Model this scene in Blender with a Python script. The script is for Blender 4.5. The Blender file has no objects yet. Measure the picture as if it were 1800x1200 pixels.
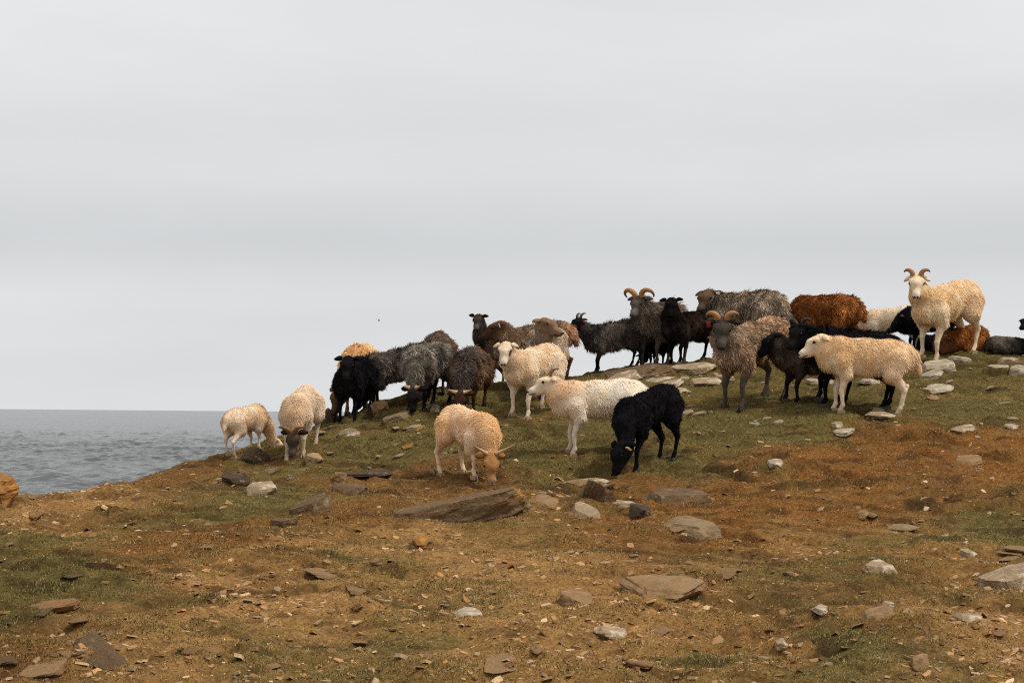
import bpy, bmesh, math, random
import numpy as np
from mathutils import Matrix, Vector

SC = bpy.context.scene
COL = SC.collection
rng = np.random.default_rng(7)
random.seed(7)
R = math.radians

# ------------------------------------------------------------------ camera
FPX = 4250.0                       # focal length in photograph pixels (1800 wide)
ROLL = R(0.5)
PITCH = math.atan((726 - 600) / FPX)
fwd = np.array([0, math.cos(PITCH), math.sin(PITCH)])
up0 = np.array([0, -math.sin(PITCH), math.cos(PITCH)])
rt0 = np.array([1.0, 0, 0])
RT = rt0 * math.cos(ROLL) + up0 * math.sin(ROLL)
UP = -rt0 * math.sin(ROLL) + up0 * math.cos(ROLL)
cam = bpy.data.cameras.new('camera')
cam.sensor_width = 36.0
cam.lens = 36.0 * FPX / 1800.0
cam.clip_start = 0.1
cam.clip_end = 120000
camo = bpy.data.objects.new('camera', cam)
COL.objects.link(camo)
camo.matrix_world = Matrix(((RT[0], UP[0], -fwd[0], 0), (RT[1], UP[1], -fwd[1], 0),
                            (RT[2], UP[2], -fwd[2], 0), (0, 0, 0, 1)))
SC.camera = camo

def ray(u, v):                     # direction through a photograph pixel, y component 1
    d = fwd * FPX + RT * (u - 900.0) + UP * (600.0 - v)
    return d / d[1]

# ------------------------------------------------------------------ sky and sun
SUN_EL, SUN_AZ = R(58), R(-10)      # azimuth from +x towards +y (negative: towards the camera)
world = bpy.data.worlds.new('World')
SC.world = world
world.use_nodes = True
nt = world.node_tree
nt.nodes.clear()
N = nt.nodes.new
out = N('ShaderNodeOutputWorld'); bg = N('ShaderNodeBackground')
sky = N('ShaderNodeTexSky'); sky.sky_type = 'NISHITA'; sky.sun_disc = False
sky.sun_elevation = SUN_EL; sky.sun_rotation = R(90) - SUN_AZ
tc = N('ShaderNodeTexCoord')
mp = N('ShaderNodeMapping'); mp.inputs['Scale'].default_value = (2.4, 2.4, 15)
nz = N('ShaderNodeTexNoise'); nz.inputs['Scale'].default_value = 1.1
nz.inputs['Detail'].default_value = 6; nz.inputs['Roughness'].default_value = 0.52
mp2 = N('ShaderNodeMapping'); mp2.inputs['Scale'].default_value = (7, 7, 22)
nz2 = N('ShaderNodeTexNoise'); nz2.inputs['Scale'].default_value = 1.6; nz2.inputs['Detail'].default_value = 5
sep = N('ShaderNodeSeparateXYZ')
rampz = N('ShaderNodeValToRGB')
cr = rampz.color_ramp
cr.interpolation = 'EASE'
stops = [(0.0, (5.50, 5.57, 5.64)), (0.045, (5.48, 5.54, 5.61)), (0.070, (4.84, 4.95, 5.05)),
         (0.105, (5.42, 5.46, 5.56)), (0.16, (6.02, 6.00, 6.09)), (1.0, (6.05, 6.03, 6.10))]
while len(cr.elements) < len(stops):
    cr.elements.new(0.5)
for e, (p, c) in zip(cr.elements, stops):
    e.position = p; e.color = (*c, 1)
mulm = N('ShaderNodeMapRange')
mulm.inputs['From Min'].default_value = 0.3; mulm.inputs['From Max'].default_value = 0.7
mulm.inputs['To Min'].default_value = 0.95; mulm.inputs['To Max'].default_value = 1.05
mulm2 = N('ShaderNodeMapRange')
mulm2.inputs['From Min'].default_value = 0.3; mulm2.inputs['From Max'].default_value = 0.7
mulm2.inputs['To Min'].default_value = 0.982; mulm2.inputs['To Max'].default_value = 1.018
mm = N('ShaderNodeMath'); mm.operation = 'MULTIPLY'
vm = N('ShaderNodeVectorMath'); vm.operation = 'SCALE'
mix = N('ShaderNodeMix'); mix.data_type = 'RGBA'; mix.inputs['Factor'].default_value = 0.96
L = nt.links.new
L(tc.outputs['Generated'], mp.inputs['Vector']); L(mp.outputs[0], nz.inputs['Vector'])
L(tc.outputs['Generated'], mp2.inputs['Vector']); L(mp2.outputs[0], nz2.inputs['Vector'])
L(tc.outputs['Generated'], sep.inputs[0]); L(sep.outputs['Z'], rampz.inputs[0])
L(nz.outputs[0], mulm.inputs[0]); L(nz2.outputs[0], mulm2.inputs[0])
L(mulm.outputs[0], mm.inputs[0]); L(mulm2.outputs[0], mm.inputs[1])
L(rampz.outputs[0], vm.inputs[0]); L(mm.outputs[0], vm.inputs['Scale'])
L(sky.outputs[0], mix.inputs['A']); L(vm.outputs[0], mix.inputs['B'])
L(mix.outputs['Result'], bg.inputs['Color']); L(bg.outputs[0], out.inputs['Surface'])
bg.inputs['Strength'].default_value = 0.0742

sund = bpy.data.lights.new('sun', 'SUN')
sund.energy = 1.5; sund.angle = R(11); sund.color = (1.0, 0.95, 0.87)
suno = bpy.data.objects.new('sun', sund); COL.objects.link(suno)
sdir = Vector((math.cos(SUN_EL) * math.cos(SUN_AZ), math.cos(SUN_EL) * math.sin(SUN_AZ), math.sin(SUN_EL)))
suno.rotation_euler = sdir.to_track_quat('Z', 'Y').to_euler()
suno.location = (10, 10, 30)

vs = SC.view_settings
SC.display_settings.display_device = 'sRGB'
vs.view_transform = 'Standard'; vs.look = 'None'; vs.exposure = 0.85; vs.gamma = 1.0; vs.use_curve_mapping = False
SC.cycles.use_denoising = False
SC.cycles.filter_width = 1.15
SC.cycles.max_bounces = 6

# ------------------------------------------------------------------ numpy helpers
def _hash(i, j, k, seed):
    n = (i.astype(np.int64) * 73856093) ^ (j.astype(np.int64) * 19349663) ^ (k.astype(np.int64) * 83492791) ^ (seed * 2654435761 & 0xffffffff)
    n = (n ^ (n >> 13)) * 1274126177
    n = (n ^ (n >> 16)) & 0xffffff
    n = (n * 1103515245 + 12345) & 0x7fffffff
    n = (n ^ (n >> 11)) & 0xffff
    return n / 65535.0

def vnoise(p, seed=0):             # value noise in [-1, 1]; p is (N, 3)
    f = np.floor(p); t = p - f; t = t * t * (3 - 2 * t)
    i, j, k = f[:, 0], f[:, 1], f[:, 2]
    r = 0
    for a in (0, 1):
        wa = t[:, 0] if a else 1 - t[:, 0]
        for b in (0, 1):
            wb = t[:, 1] if b else 1 - t[:, 1]
            for c in (0, 1):
                wc = t[:, 2] if c else 1 - t[:, 2]
                r = r + wa * wb * wc * _hash(i + a, j + b, k + c, seed)
    return r * 2 - 1

def fbm(p, seed=0, oct=3, gain=0.5):
    r = 0; a = 1.0; s = 0
    for o in range(oct):
        r = r + a * vnoise(p * (2.03 ** o), seed + o * 17); s += a; a *= gain
    return r / s

def n2(x, y, sx, sy, seed, oct=3, gain=0.5):
    return fbm(np.stack([x * sx, y * sy, np.zeros_like(x) + 0.37], 1), seed, oct, gain)

def norm(a):
    return a / np.maximum(np.linalg.norm(a, axis=-1, keepdims=True), 1e-9)

def mesh_np(name, verts, quads=None, tris=None, smooth=True, col=None, nrm=None, cname='tint'):
    me = bpy.data.meshes.new(name)
    verts = np.asarray(verts, np.float32)
    nq = 0 if quads is None else len(quads); ntri = 0 if tris is None else len(tris)
    me.vertices.add(len(verts)); me.vertices.foreach_set('co', verts.ravel())
    parts = []
    if nq: parts.append(np.asarray(quads, np.int32).ravel())
    if ntri: parts.append(np.asarray(tris, np.int32).ravel())
    loops = np.concatenate(parts)
    me.loops.add(len(loops)); me.loops.foreach_set('vertex_index', loops)
    starts = np.concatenate([np.arange(nq, dtype=np.int32) * 4, nq * 4 + np.arange(ntri, dtype=np.int32) * 3])
    me.polygons.add(nq + ntri); me.polygons.foreach_set('loop_start', starts.astype(np.int32))
    me.update(calc_edges=True)
    me.polygons.foreach_set('use_smooth', np.full(nq + ntri, smooth, bool))
    if col is not None:
        a = me.attributes.new(cname, 'FLOAT_COLOR', 'POINT')
        c4 = np.ones((len(verts), 4), np.float32); c4[:, :3] = col
        a.data.foreach_set('color', c4.ravel())
    if nrm is not None:
        a = me.attributes.new('custom_normal', 'FLOAT_VECTOR', 'POINT')
        a.data.foreach_set('vector', np.asarray(nrm, np.float32).ravel())
    me.validate()
    return me

def obj(name, me, mat=None, parent=None, **props):
    o = bpy.data.objects.new(name, me); COL.objects.link(o)
    if mat is not None and me is not None and not me.materials:
        me.materials.append(mat)
    if parent is not None: o.parent = parent
    for k, v in props.items(): o[k] = v
    return o

# ------------------------------------------------------------------ materials
def mat_base(name, rough=0.9, spec=0.2):
    m = bpy.data.materials.new(name); m.use_nodes = True
    b = m.node_tree.nodes['Principled BSDF']
    b.inputs['Roughness'].default_value = rough
    b.inputs['Specular IOR Level'].default_value = spec
    return m, m.node_tree, b

def mat_tint(name, rough=0.9, spec=0.15, amp=0.25, scale=40, bump=0.0, bscale=60, coord='Object', fine=0):
    """colour from the mesh's tint attribute, broken up by noise, with fine relief"""
    m, t, b = mat_base(name, rough, spec)
    at = t.nodes.new('ShaderNodeAttribute'); at.attribute_name = 'tint'
    c = t.nodes.new('ShaderNodeTexCoord')
    n1 = t.nodes.new('ShaderNodeTexNoise'); n1.inputs['Scale'].default_value = scale
    n1.inputs['Detail'].default_value = 5; n1.inputs['Roughness'].default_value = 0.65
    mr = t.nodes.new('ShaderNodeMapRange')
    mr.inputs['From Min'].default_value = 0.25; mr.inputs['From Max'].default_value = 0.75
    mr.inputs['To Min'].default_value = 1 - amp; mr.inputs['To Max'].default_value = 1 + amp
    vm = t.nodes.new('ShaderNodeVectorMath'); vm.operation = 'SCALE'
    t.links.new(c.outputs[coord], n1.inputs['Vector'])
    t.links.new(n1.outputs[0], mr.inputs[0])
    t.links.new(at.outputs['Color'], vm.inputs[0]); t.links.new(mr.outputs[0], vm.inputs['Scale'])
    t.links.new(vm.outputs[0], b.inputs['Base Color'])
    if bump:
        n3 = t.nodes.new('ShaderNodeTexNoise'); n3.inputs['Scale'].default_value = bscale
        n3.inputs['Detail'].default_value = 6; n3.inputs['Roughness'].default_value = 0.7
        bp = t.nodes.new('ShaderNodeBump'); bp.inputs['Strength'].default_value = bump
        bp.inputs['Distance'].default_value = 0.02
        t.links.new(c.outputs[coord], n3.inputs['Vector'])
        t.links.new(n3.outputs[0], bp.inputs['Height']); t.links.new(bp.outputs[0], b.inputs['Normal'])
    return m

def mat_rock(name, lichen, lich_amt, amp=0.4, strata=0.0):
    m, t, b = mat_base(name, 0.92, 0.2)
    at = t.nodes.new('ShaderNodeAttribute'); at.attribute_name = 'tint'
    c = t.nodes.new('ShaderNodeTexCoord')
    n1 = t.nodes.new('ShaderNodeTexNoise'); n1.inputs['Scale'].default_value = 14
    n1.inputs['Detail'].default_value = 7; n1.inputs['Roughness'].default_value = 0.7
    mr = t.nodes.new('ShaderNodeMapRange')
    mr.inputs['From Min'].default_value = 0.25; mr.inputs['From Max'].default_value = 0.75
    mr.inputs['To Min'].default_value = 1 - amp; mr.inputs['To Max'].default_value = 1 + amp
    vm = t.nodes.new('ShaderNodeVectorMath'); vm.operation = 'SCALE'
    n2_ = t.nodes.new('ShaderNodeTexNoise'); n2_.inputs['Scale'].default_value = 9
    n2_.inputs['Detail'].default_value = 6; n2_.inputs['Roughness'].default_value = 0.7
    rp = t.nodes.new('ShaderNodeValToRGB')
    rp.color_ramp.elements[0].position = 0.66 - 0.34 * lich_amt; rp.color_ramp.elements[1].position = 0.72 - 0.34 * lich_amt
    mx = t.nodes.new('ShaderNodeMix'); mx.data_type = 'RGBA'
    mx.inputs['B'].default_value = (*lichen, 1)
    t.links.new(c.outputs['Object'], n1.inputs['Vector']); t.links.new(c.outputs['Object'], n2_.inputs['Vector'])
    t.links.new(n1.outputs[0], mr.inputs[0]); t.links.new(at.outputs['Color'], vm.inputs[0])
    t.links.new(mr.outputs[0], vm.inputs['Scale']); t.links.new(n2_.outputs[0], rp.inputs[0])
    t.links.new(vm.outputs[0], mx.inputs['A']); t.links.new(rp.outputs[0], mx.inputs['Factor'])
    t.links.new(mx.outputs['Result'], b.inputs['Base Color'])
    # relief: fine grain plus layered strata lines
    mpn = t.nodes.new('ShaderNodeMapping'); mpn.inputs['Scale'].default_value = (9, 9, 34)
    n3 = t.nodes.new('ShaderNodeTexNoise'); n3.inputs['Scale'].default_value = 1.0; n3.inputs['Detail'].default_value = 5
    n4 = t.nodes.new('ShaderNodeTexNoise'); n4.inputs['Scale'].default_value = 45; n4.inputs['Detail'].default_value = 6
    ad = t.nodes.new('ShaderNodeMath'); ad.operation = 'ADD'
    bp = t.nodes.new('ShaderNodeBump'); bp.inputs['Strength'].default_value = 0.6; bp.inputs['Distance'].default_value = 0.02
    t.links.new(c.outputs['Object'], mpn.inputs[0]); t.links.new(mpn.outputs[0], n3.inputs['Vector'])
    t.links.new(c.outputs['Object'], n4.inputs['Vector'])
    t.links.new(n3.outputs[0], ad.inputs[0]); t.links.new(n4.outputs[0], ad.inputs[1])
    t.links.new(ad.outputs[0], bp.inputs['Height']); t.links.new(bp.outputs[0], b.inputs['Normal'])
    return m

def mat_plain(name, color, rough=0.8, spec=0.3, amp=0.2, scale=30):
    m, t, b = mat_base(name, rough, spec)
    c = t.nodes.new('ShaderNodeTexCoord')
    n1 = t.nodes.new('ShaderNodeTexNoise'); n1.inputs['Scale'].default_value = scale; n1.inputs['Detail'].default_value = 4
    mr = t.nodes.new('ShaderNodeMapRange')
    mr.inputs['From Min'].default_value = 0.25; mr.inputs['From Max'].default_value = 0.75
    mr.inputs['To Min'].default_value = 1 - amp; mr.inputs['To Max'].default_value = 1 + amp
    vm = t.nodes.new('ShaderNodeVectorMath'); vm.operation = 'SCALE'
    vm.inputs[0].default_value = color
    t.links.new(c.outputs['Object'], n1.inputs['Vector']); t.links.new(n1.outputs[0], mr.inputs[0])
    t.links.new(mr.outputs[0], vm.inputs['Scale']); t.links.new(vm.outputs[0], b.inputs['Base Color'])
    return m

M_GROUND = mat_tint('soil_and_turf', 0.97, 0.05, 0.6, 30, 1.0, 60)
M_GRASS = mat_tint('grass_blades', 0.9, 0.1, 0.12, 5)
M_FLAKE = mat_tint('shale_flakes', 0.9, 0.2, 0.25, 60, 0.3, 90)
M_COAT = mat_tint('short_coat', 0.95, 0.03, 0.16, 60, 0.35, 130)
M_WOOL = mat_tint('wool', 1.0, 0.0, 0.12, 40)
M_HORN = mat_tint('horn', 0.5, 0.35, 0.25, 50, 0.4, 70)
M_EYE = mat_plain('eye', (0.010, 0.007, 0.005), 0.35, 0.25, 0.1)
M_NOSE = mat_plain('nose_skin', (0.022, 0.016, 0.014), 0.85, 0.1)
M_NOSEB = mat_plain('nose_skin_black', (0.007, 0.006, 0.006), 0.9, 0.05)
M_NOSEP = mat_plain('nose_skin_pale', (0.16, 0.085, 0.06), 0.55, 0.3)
M_HOOF = mat_plain('hoof_dark', (0.045, 0.035, 0.028), 0.6, 0.3)
M_HOOFP = mat_plain('hoof_pale', (0.34, 0.22, 0.13), 0.6, 0.3)
M_TAG = {'red': mat_plain('tag_red', (0.45, 0.05, 0.03), 0.4, 0.4, 0.08),
         'white': mat_plain('tag_white', (0.75, 0.72, 0.66), 0.4, 0.4, 0.08),
         'yellow': mat_plain('tag_yellow', (0.75, 0.55, 0.12), 0.4, 0.4, 0.08)}
M_ROCKD = mat_rock('dark_schist', (0.22, 0.17, 0.10), 0.22)
M_ROCKP = mat_rock('pale_schist', (0.47, 0.40, 0.30), 0.34)
M_ROCKO = mat_rock('lichen_schist', (0.42, 0.19, 0.03), 0.35)

# ------------------------------------------------------------------ hillside height field
CTRL = []                          # (x, y, z)
def cp(u, v, D):
    d = ray(u, v); CTRL.append((d[0] * D, D, d[2] * D))
# columns of the photograph: (row, distance); the last one of each column is the skyline
COLS = {
    0:    [(1200, 13.2), (1100, 14.6), (1000, 16.3), (930, 18.2), (882, 20.4)],
    160:  [(1200, 13.2), (1000, 16.5), (920, 18.8), (860, 21.6)],
    330:  [(1200, 13.3), (1000, 16.7), (900, 19.4), (850, 21.4), (810, 23.4)],
    450:  [(1100, 14.9), (900, 19.4), (850, 21.2), (812, 23.2), (786, 25.3)],
    560:  [(1200, 13.4), (1000, 16.9), (900, 19.4), (840, 21.6), (790, 23.4), (743, 25.4)],
    640:  [(800, 23.0), (752, 24.6), (718, 26.0)],
    700:  [(1100, 15.0), (900, 19.5), (850, 21.1), (760, 24.2), (696, 26.4)],
    860:  [(1200, 13.5), (1000, 17.0), (900, 19.5), (850, 21.2), (800, 22.6), (740, 24.2), (700, 25.5), (672, 26.6)],
    1010: [(900, 19.6), (830, 21.8), (760, 23.6), (690, 25.8), (660, 26.8)],
    1100: [(1200, 13.5), (1000, 17.1), (850, 21.2), (760, 23.4), (680, 25.7), (645, 26.8)],
    1270: [(900, 19.6), (800, 22.2), (720, 24.3), (660, 26.1), (632, 27.0)],
    1400: [(1200, 13.5), (1000, 17.2), (850, 21.0), (760, 23.2), (715, 24.2), (650, 26.2), (626, 27.1)],
    1600: [(1100, 15.1), (900, 19.6), (800, 22.0), (730, 23.8), (660, 25.9), (620, 27.1)],
    1800: [(1200, 13.6), (1000, 17.2), (900, 19.5), (800, 21.9), (700, 24.6), (640, 26.4), (624, 27.1)],
}
for u, lst in COLS.items():
    for v, D in lst: cp(u, v, D)
    v, D = lst[-1]
    cp(u, v + 14, D + 1.1); cp(u, v + 52, D + 2.4); cp(u, v + 160, D + 5)
    d = ray(u, v); CTRL.append((d[0] * (D + 14), D + 14, -4.2)); CTRL.append((d[0] * (D + 30), D + 30, -10.5))
for x, y, z in [(-3, 9, -1.75), (0, 9, -1.75), (3, 9, -1.72), (0, 3, -1.72), (-6, 4, -2.0), (6, 4, -1.6), (0, -10, -1.9),
                (-14, -8, -3.5), (14, -8, -1.2), (-6.5, 14, -1.75), (-7.5, 20, -1.45), (-9, 24, -2.4), (-12, 16, -3.2),
                (-20, 10, -7), (-22, 26, -11), (-12, 34, -8), (7, 14, -1.1), (8.5, 20, -0.35), (9, 26, 0.7), (16, 14, -0.3),
                (17, 24, 0.9), (17, 32, -0.8), (26, 20, 0.6), (26, 44, -8), (8, 60, -14), (-20, 60, -15), (30, 60, -14), (-30, -12, -10)]:
    CTRL.append((x, y, z))
CTRL = np.array(CTRL)
def _tps(r2):
    return 0.5 * r2 * np.log(r2 + 1e-6)
_n = len(CTRL)
_d2 = ((CTRL[:, None, :2] - CTRL[None, :, :2]) ** 2).sum(-1)
_A = np.zeros((_n + 3, _n + 3)); _A[:_n, :_n] = _tps(_d2) + np.eye(_n) * 0.06
_P = np.concatenate([np.ones((_n, 1)), CTRL[:, :2]], 1); _A[:_n, _n:] = _P; _A[_n:, :_n] = _P.T
_w = np.linalg.solve(_A, np.concatenate([CTRL[:, 2], np.zeros(3)]))

def base_h(x, y):
    r = np.empty_like(x)
    for s in range(0, len(x), 40000):
        xs, ys = x[s:s + 40000], y[s:s + 40000]
        d2 = (xs[:, None] - CTRL[None, :, 0]) ** 2 + (ys[:, None] - CTRL[None, :, 1]) ** 2
        r[s:s + 40000] = _tps(d2) @ _w[:_n] + _w[_n] + _w[_n + 1] * xs + _w[_n + 2] * ys
    return r

MOUND = np.zeros((0, 4))
def scarp(x, y):                                        # little turf terraces: level, and how steep the edge is here
    q = 2.6 * n2(x + .25 * y, y, 0.85, 1.15, 611, 3) + .5 * n2(x, y, 4.5, 5.5, 615, 2) + .55 * (y - 12)
    f = np.floor(q); t = np.clip((q - f - .80) / .20, 0, 1)
    amp = np.clip(.55 + .9 * n2(x, y, 1.1, .8, 621, 2), 0, 1.2)
    return (t * t * (3 - 2 * t) - (q - f)) * amp, (q - f > .78) * amp

def detail_h(x, y):
    xs = x + 0.35 * y                                   # the turf steps run obliquely up the slope
    h = 0.045 * n2(x, y, 1.3, 0.9, 3, 2)
    if len(MOUND):
        for c0 in range(0, len(x), 20000):
            dx = (x[c0:c0 + 20000, None] - MOUND[None, :, 0]) / (1.5 * MOUND[None, :, 2]); dy = (y[c0:c0 + 20000, None] - MOUND[None, :, 1]) / MOUND[None, :, 2]
            d2 = dx * dx + dy * dy; h[c0:c0 + 20000] += (np.clip(1 - d2, 0, 1) ** .8 * MOUND[None, :, 3]).max(1)
    st = n2(xs, y, 1.1, 2.6, 11, 3)
    lump = 0.6 + 0.55 * n2(x, y, 0.5, 0.5, 21, 1)
    h += 0.042 * np.clip(st * 2.6, -1, 1) * lump
    h += 0.055 * (.35 - np.abs(n2(xs, y, 3.4, 4.6, 31, 2))) * lump * 1.7
    h += 0.095 * scarp(x, y)[0]
    h += 0.030 * n2(x + .2 * y, y, 7.0, 10.0, 35, 3)
    h += 0.012 * n2(x, y, 19, 17, 41, 2)
    return h

def H(x, y):
    x = np.atleast_1d(np.asarray(x, float)); y = np.atleast_1d(np.asarray(y, float))
    return base_h(x, y) + detail_h(x, y)

def H1(x, y): return float(H([x], [y])[0])

def hit(u, v, d0=9.0, d1=30.0, crest=False, smooth=False):                         # where the line of sight of a pixel meets the hillside
    d = ray(u, v); s = np.arange(d0, d1, 0.04)
    hz = base_h(d[0] * s, s) if smooth else H(d[0] * s, s); below = d[2] * s < hz
    if below.any(): k = int(np.argmax(below))
    elif crest: k = int(np.argmax(hz / s))              # just above the skyline: stand on the crest
    else: return None
    D = s[k]
    return np.array([d[0] * D, D, hz[k]])

TUF = [(340, 955, .22), (92, 1035, .30), (350, 985, .24), (760, 1092, .30), (1232, 1030, .24), (1480, 1120, .34), (1600, 1118, .30), (60, 1140, .34), (690, 1000, .22), (1440, 1070, .12), (1770, 1045, .30),
       (640, 790, .25), (700, 775, .25), (905, 770, .28), (930, 790, .2), (460, 935, .18), (1330, 1110, .2), (1000, 960, .22), (1060, 985, .22), (880, 1060, .3), (820, 1040, .3), (300, 1110, .3), (400, 1160, .3), (150, 1000, .3), (240, 1010, .3),
       (1700, 765, .3), (1640, 770, .25), (1230, 735, .3), (560, 985, .22), (1590, 1020, .24), (1380, 1000, .25), (720, 1185, .3), (1000, 1180, .3), (1250, 1160, .25), (1700, 955, .3), (1560, 995, .22)]
for _ in range(110): TUF.append((rng.uniform(0, 1800), rng.uniform(880, 1195), rng.uniform(.05, .20)))
for _ in range(70): TUF.append((rng.uniform(420, 1800), rng.uniform(700, 880), rng.uniform(.06, .20)))
_m = []
for (u_, v_, r_) in TUF:                                # cushions of turf stand proud of the slope
    P = hit(u_, v_, smooth=True)
    if P is not None: _m.append((P[0], P[1], r_, .10 * r_ + .022))
MOUND = np.array(_m)

def proj(P):
    dx = P @ RT; dz = P @ UP; dy = P @ fwd
    return 900 + FPX * dx / dy, 600 - FPX * dz / dy

# ground cover: where turf, rust moor grass, brown heath or ochre gravel lies
G_, R_, B_, O_ = (1, 0, 0, 0), (0, 1, 0, 0), (0, 0, 1, 0), (0, 0, 0, 1)
def mixc(*p): return tuple(np.array(p).sum(0) / len(p))
COVER = [(100, 905, mixc(B_, O_)), (60, 965, G_), (30, 1000, G_), (150, 868, O_), (40, 890, O_), (300, 950, mixc(B_, R_)), (470, 880, G_), (420, 895, G_),
         (430, 925, R_), (350, 1000, O_), (100, 1050, mixc(B_, G_)), (200, 1130, O_), (60, 1170, B_), (500, 1000, mixc(O_, B_)), (620, 1050, O_),
         (560, 800, G_), (650, 760, G_), (480, 815, mixc(G_, B_)), (340, 825, B_), (240, 850, B_), (700, 855, B_), (600, 905, mixc(B_, R_)), (700, 950, O_),
         (760, 850, B_), (950, 780, G_), (900, 815, G_), (830, 845, B_), (960, 920, mixc(O_, B_, G_)), (850, 1010, O_), (750, 1095, mixc(G_, O_)),
         (1000, 1060, O_), (1100, 950, mixc(B_, R_)), (1250, 765, G_), (1150, 790, G_), (1400, 745, G_), (1300, 830, R_), (1450, 795, R_),
         (1600, 785, R_), (1650, 850, mixc(R_, B_)), (1780, 800, R_), (1250, 900, R_), (1450, 900, R_), (1700, 720, G_), (1700, 660, G_), (1500, 690, G_),
         (1300, 690, G_), (1600, 960, mixc(O_, R_, G_)), (1780, 950, G_), (1300, 1000, mixc(O_, G_)), (1500, 1010, mixc(B_, G_)), (1280, 1120, mixc(O_, R_)),
         (1480, 1125, G_), (1700, 1095, O_), (1600, 1175, mixc(O_, G_)), (1200, 1175, mixc(O_, G_)), (900, 1170, O_), (500, 1150, mixc(G_, O_)), (20, 1105, G_),
         (120, 1020, G_), (380, 1100, O_), (720, 800, G_), (850, 720, G_), (1040, 700, G_), (1150, 860, mixc(R_, B_)), (1560, 880, R_), (1380, 960, mixc(R_, O_)),
         (1740, 1000, mixc(O_, B_)), (1560, 1080, mixc(O_, B_)), (1000, 1000, O_), (660, 990, mixc(O_, G_)), (270, 1060, mixc(G_, B_)), (1100, 1110, O_)]
_cpos, _cw = [], []
for u, v, w in COVER:
    h = hit(u, v)
    if h is not None: _cpos.append(h[:2]); _cw.append(w)
_cpos = np.array(_cpos); _cw = np.array(_cw, float)
def cover(x, y):
    wx = x + 0.45 * n2(x, y, 1.2, 0.6, 51, 3); wy = y + 0.9 * n2(x, y, 1.0, 0.6, 61, 3)
    r = np.zeros((len(x), 4))
    for s in range(0, len(x), 40000):
        dx = wx[s:s + 40000, None] - _cpos[None, :, 0]; dy = (wy[s:s + 40000, None] - _cpos[None, :, 1]) / 2.2
        w = 1 / (dx * dx + dy * dy + 0.02) ** 2
        r[s:s + 40000] = (w @ _cw) / w.sum(1, keepdims=True)
    # break the patches up
    for k in range(4):
        r[:, k] = (r[:, k] + .10) * np.exp(1.7 * n2(x + .3 * y, y, 1.5, 3.6, 71 + k * 5, 3))
        r[:, k] *= np.exp(1.3 * n2(x + .25 * y, y, 5, 11, 171 + k * 5, 2))
    r = (r * np.array([1.3, .72, 1.0, .95])) ** 1.25
    return r / r.sum(1, keepdims=True)

CC = 1.12 * np.array([[0.098, 0.078, 0.024], [0.180, 0.073, 0.018], [0.145, 0.070, 0.023], [0.295, 0.160, 0.056]])

def axis(lo, a, b, hi, step, grow=1.12):
    mid = np.arange(a, b, step); r = [b]; s = step
    while r[-1] < hi: s = min(s * grow, 3.0); r.append(r[-1] + s)
    l = [a - step]; s = step
    while l[-1] > lo: s = min(s * grow, 3.0); l.append(l[-1] - s)
    return np.concatenate([np.array(l[::-1]), mid, np.array(r)])
gx = axis(-45, -6.0, 6.0, 45, 0.032); gy = axis(-14, 12.2, 28.2, 75, 0.040)
XX, YY = np.meshgrid(gx, gy, indexing='ij'); x, y = XX.ravel(), YY.ravel()
z = H(x, y)
cov = cover(x, y)
gcol = cov @ CC
gcol *= (1 + 0.22 * n2(x, y, 7, 5, 201, 3))[:, None]
gcol *= (1 + 0.25 * n2(x, y, 30, 24, 211, 2))[:, None]
peat = np.clip((n2(x + .4 * y, y, 3.2, 5.5, 221, 3) - .18) / .12, 0, 1)[:, None] * (1 - .75 * cov[:, 3:4])
gcol = gcol * (1 - .6 * peat) + np.array([.035, .020, .010]) * .6 * peat
nx_, ny_ = len(gx), len(gy)
ii = np.arange(nx_ * ny_).reshape(nx_, ny_)
q = np.stack([ii[:-1, :-1], ii[1:, :-1], ii[1:, 1:], ii[:-1, 1:]], -1).reshape(-1, 4)
edge = np.clip(scarp(x, y)[1] * (.75 + .8 * n2(x, y, 6, 6, 631, 2)), 0, 1)[:, None]      # terrace edges: dark soil tone, with shade under turf lips put into the colour
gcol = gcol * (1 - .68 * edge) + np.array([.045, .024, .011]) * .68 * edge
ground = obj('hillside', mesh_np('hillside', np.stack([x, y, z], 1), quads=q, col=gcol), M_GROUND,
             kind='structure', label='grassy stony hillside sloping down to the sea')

GZ = z.reshape(nx_, ny_); GCOV = cov.reshape(nx_, ny_, 4); GSC = edge.reshape(nx_, ny_)
def on_ground(xv, yv):             # height, cover and terrace edge read off the hillside mesh
    i = np.clip(np.searchsorted(gx, xv) - 1, 0, nx_ - 2); j = np.clip(np.searchsorted(gy, yv) - 1, 0, ny_ - 2)
    a = (xv - gx[i]) / (gx[i + 1] - gx[i]); b_ = (yv - gy[j]) / (gy[j + 1] - gy[j])
    h = (GZ[i, j] * (1 - a) + GZ[i + 1, j] * a) * (1 - b_) + (GZ[i, j + 1] * (1 - a) + GZ[i + 1, j + 1] * a) * b_
    i2 = i + (a > .5); j2 = j + (b_ > .5)
    return h, GCOV[i2, j2], GSC[i2, j2]

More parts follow.
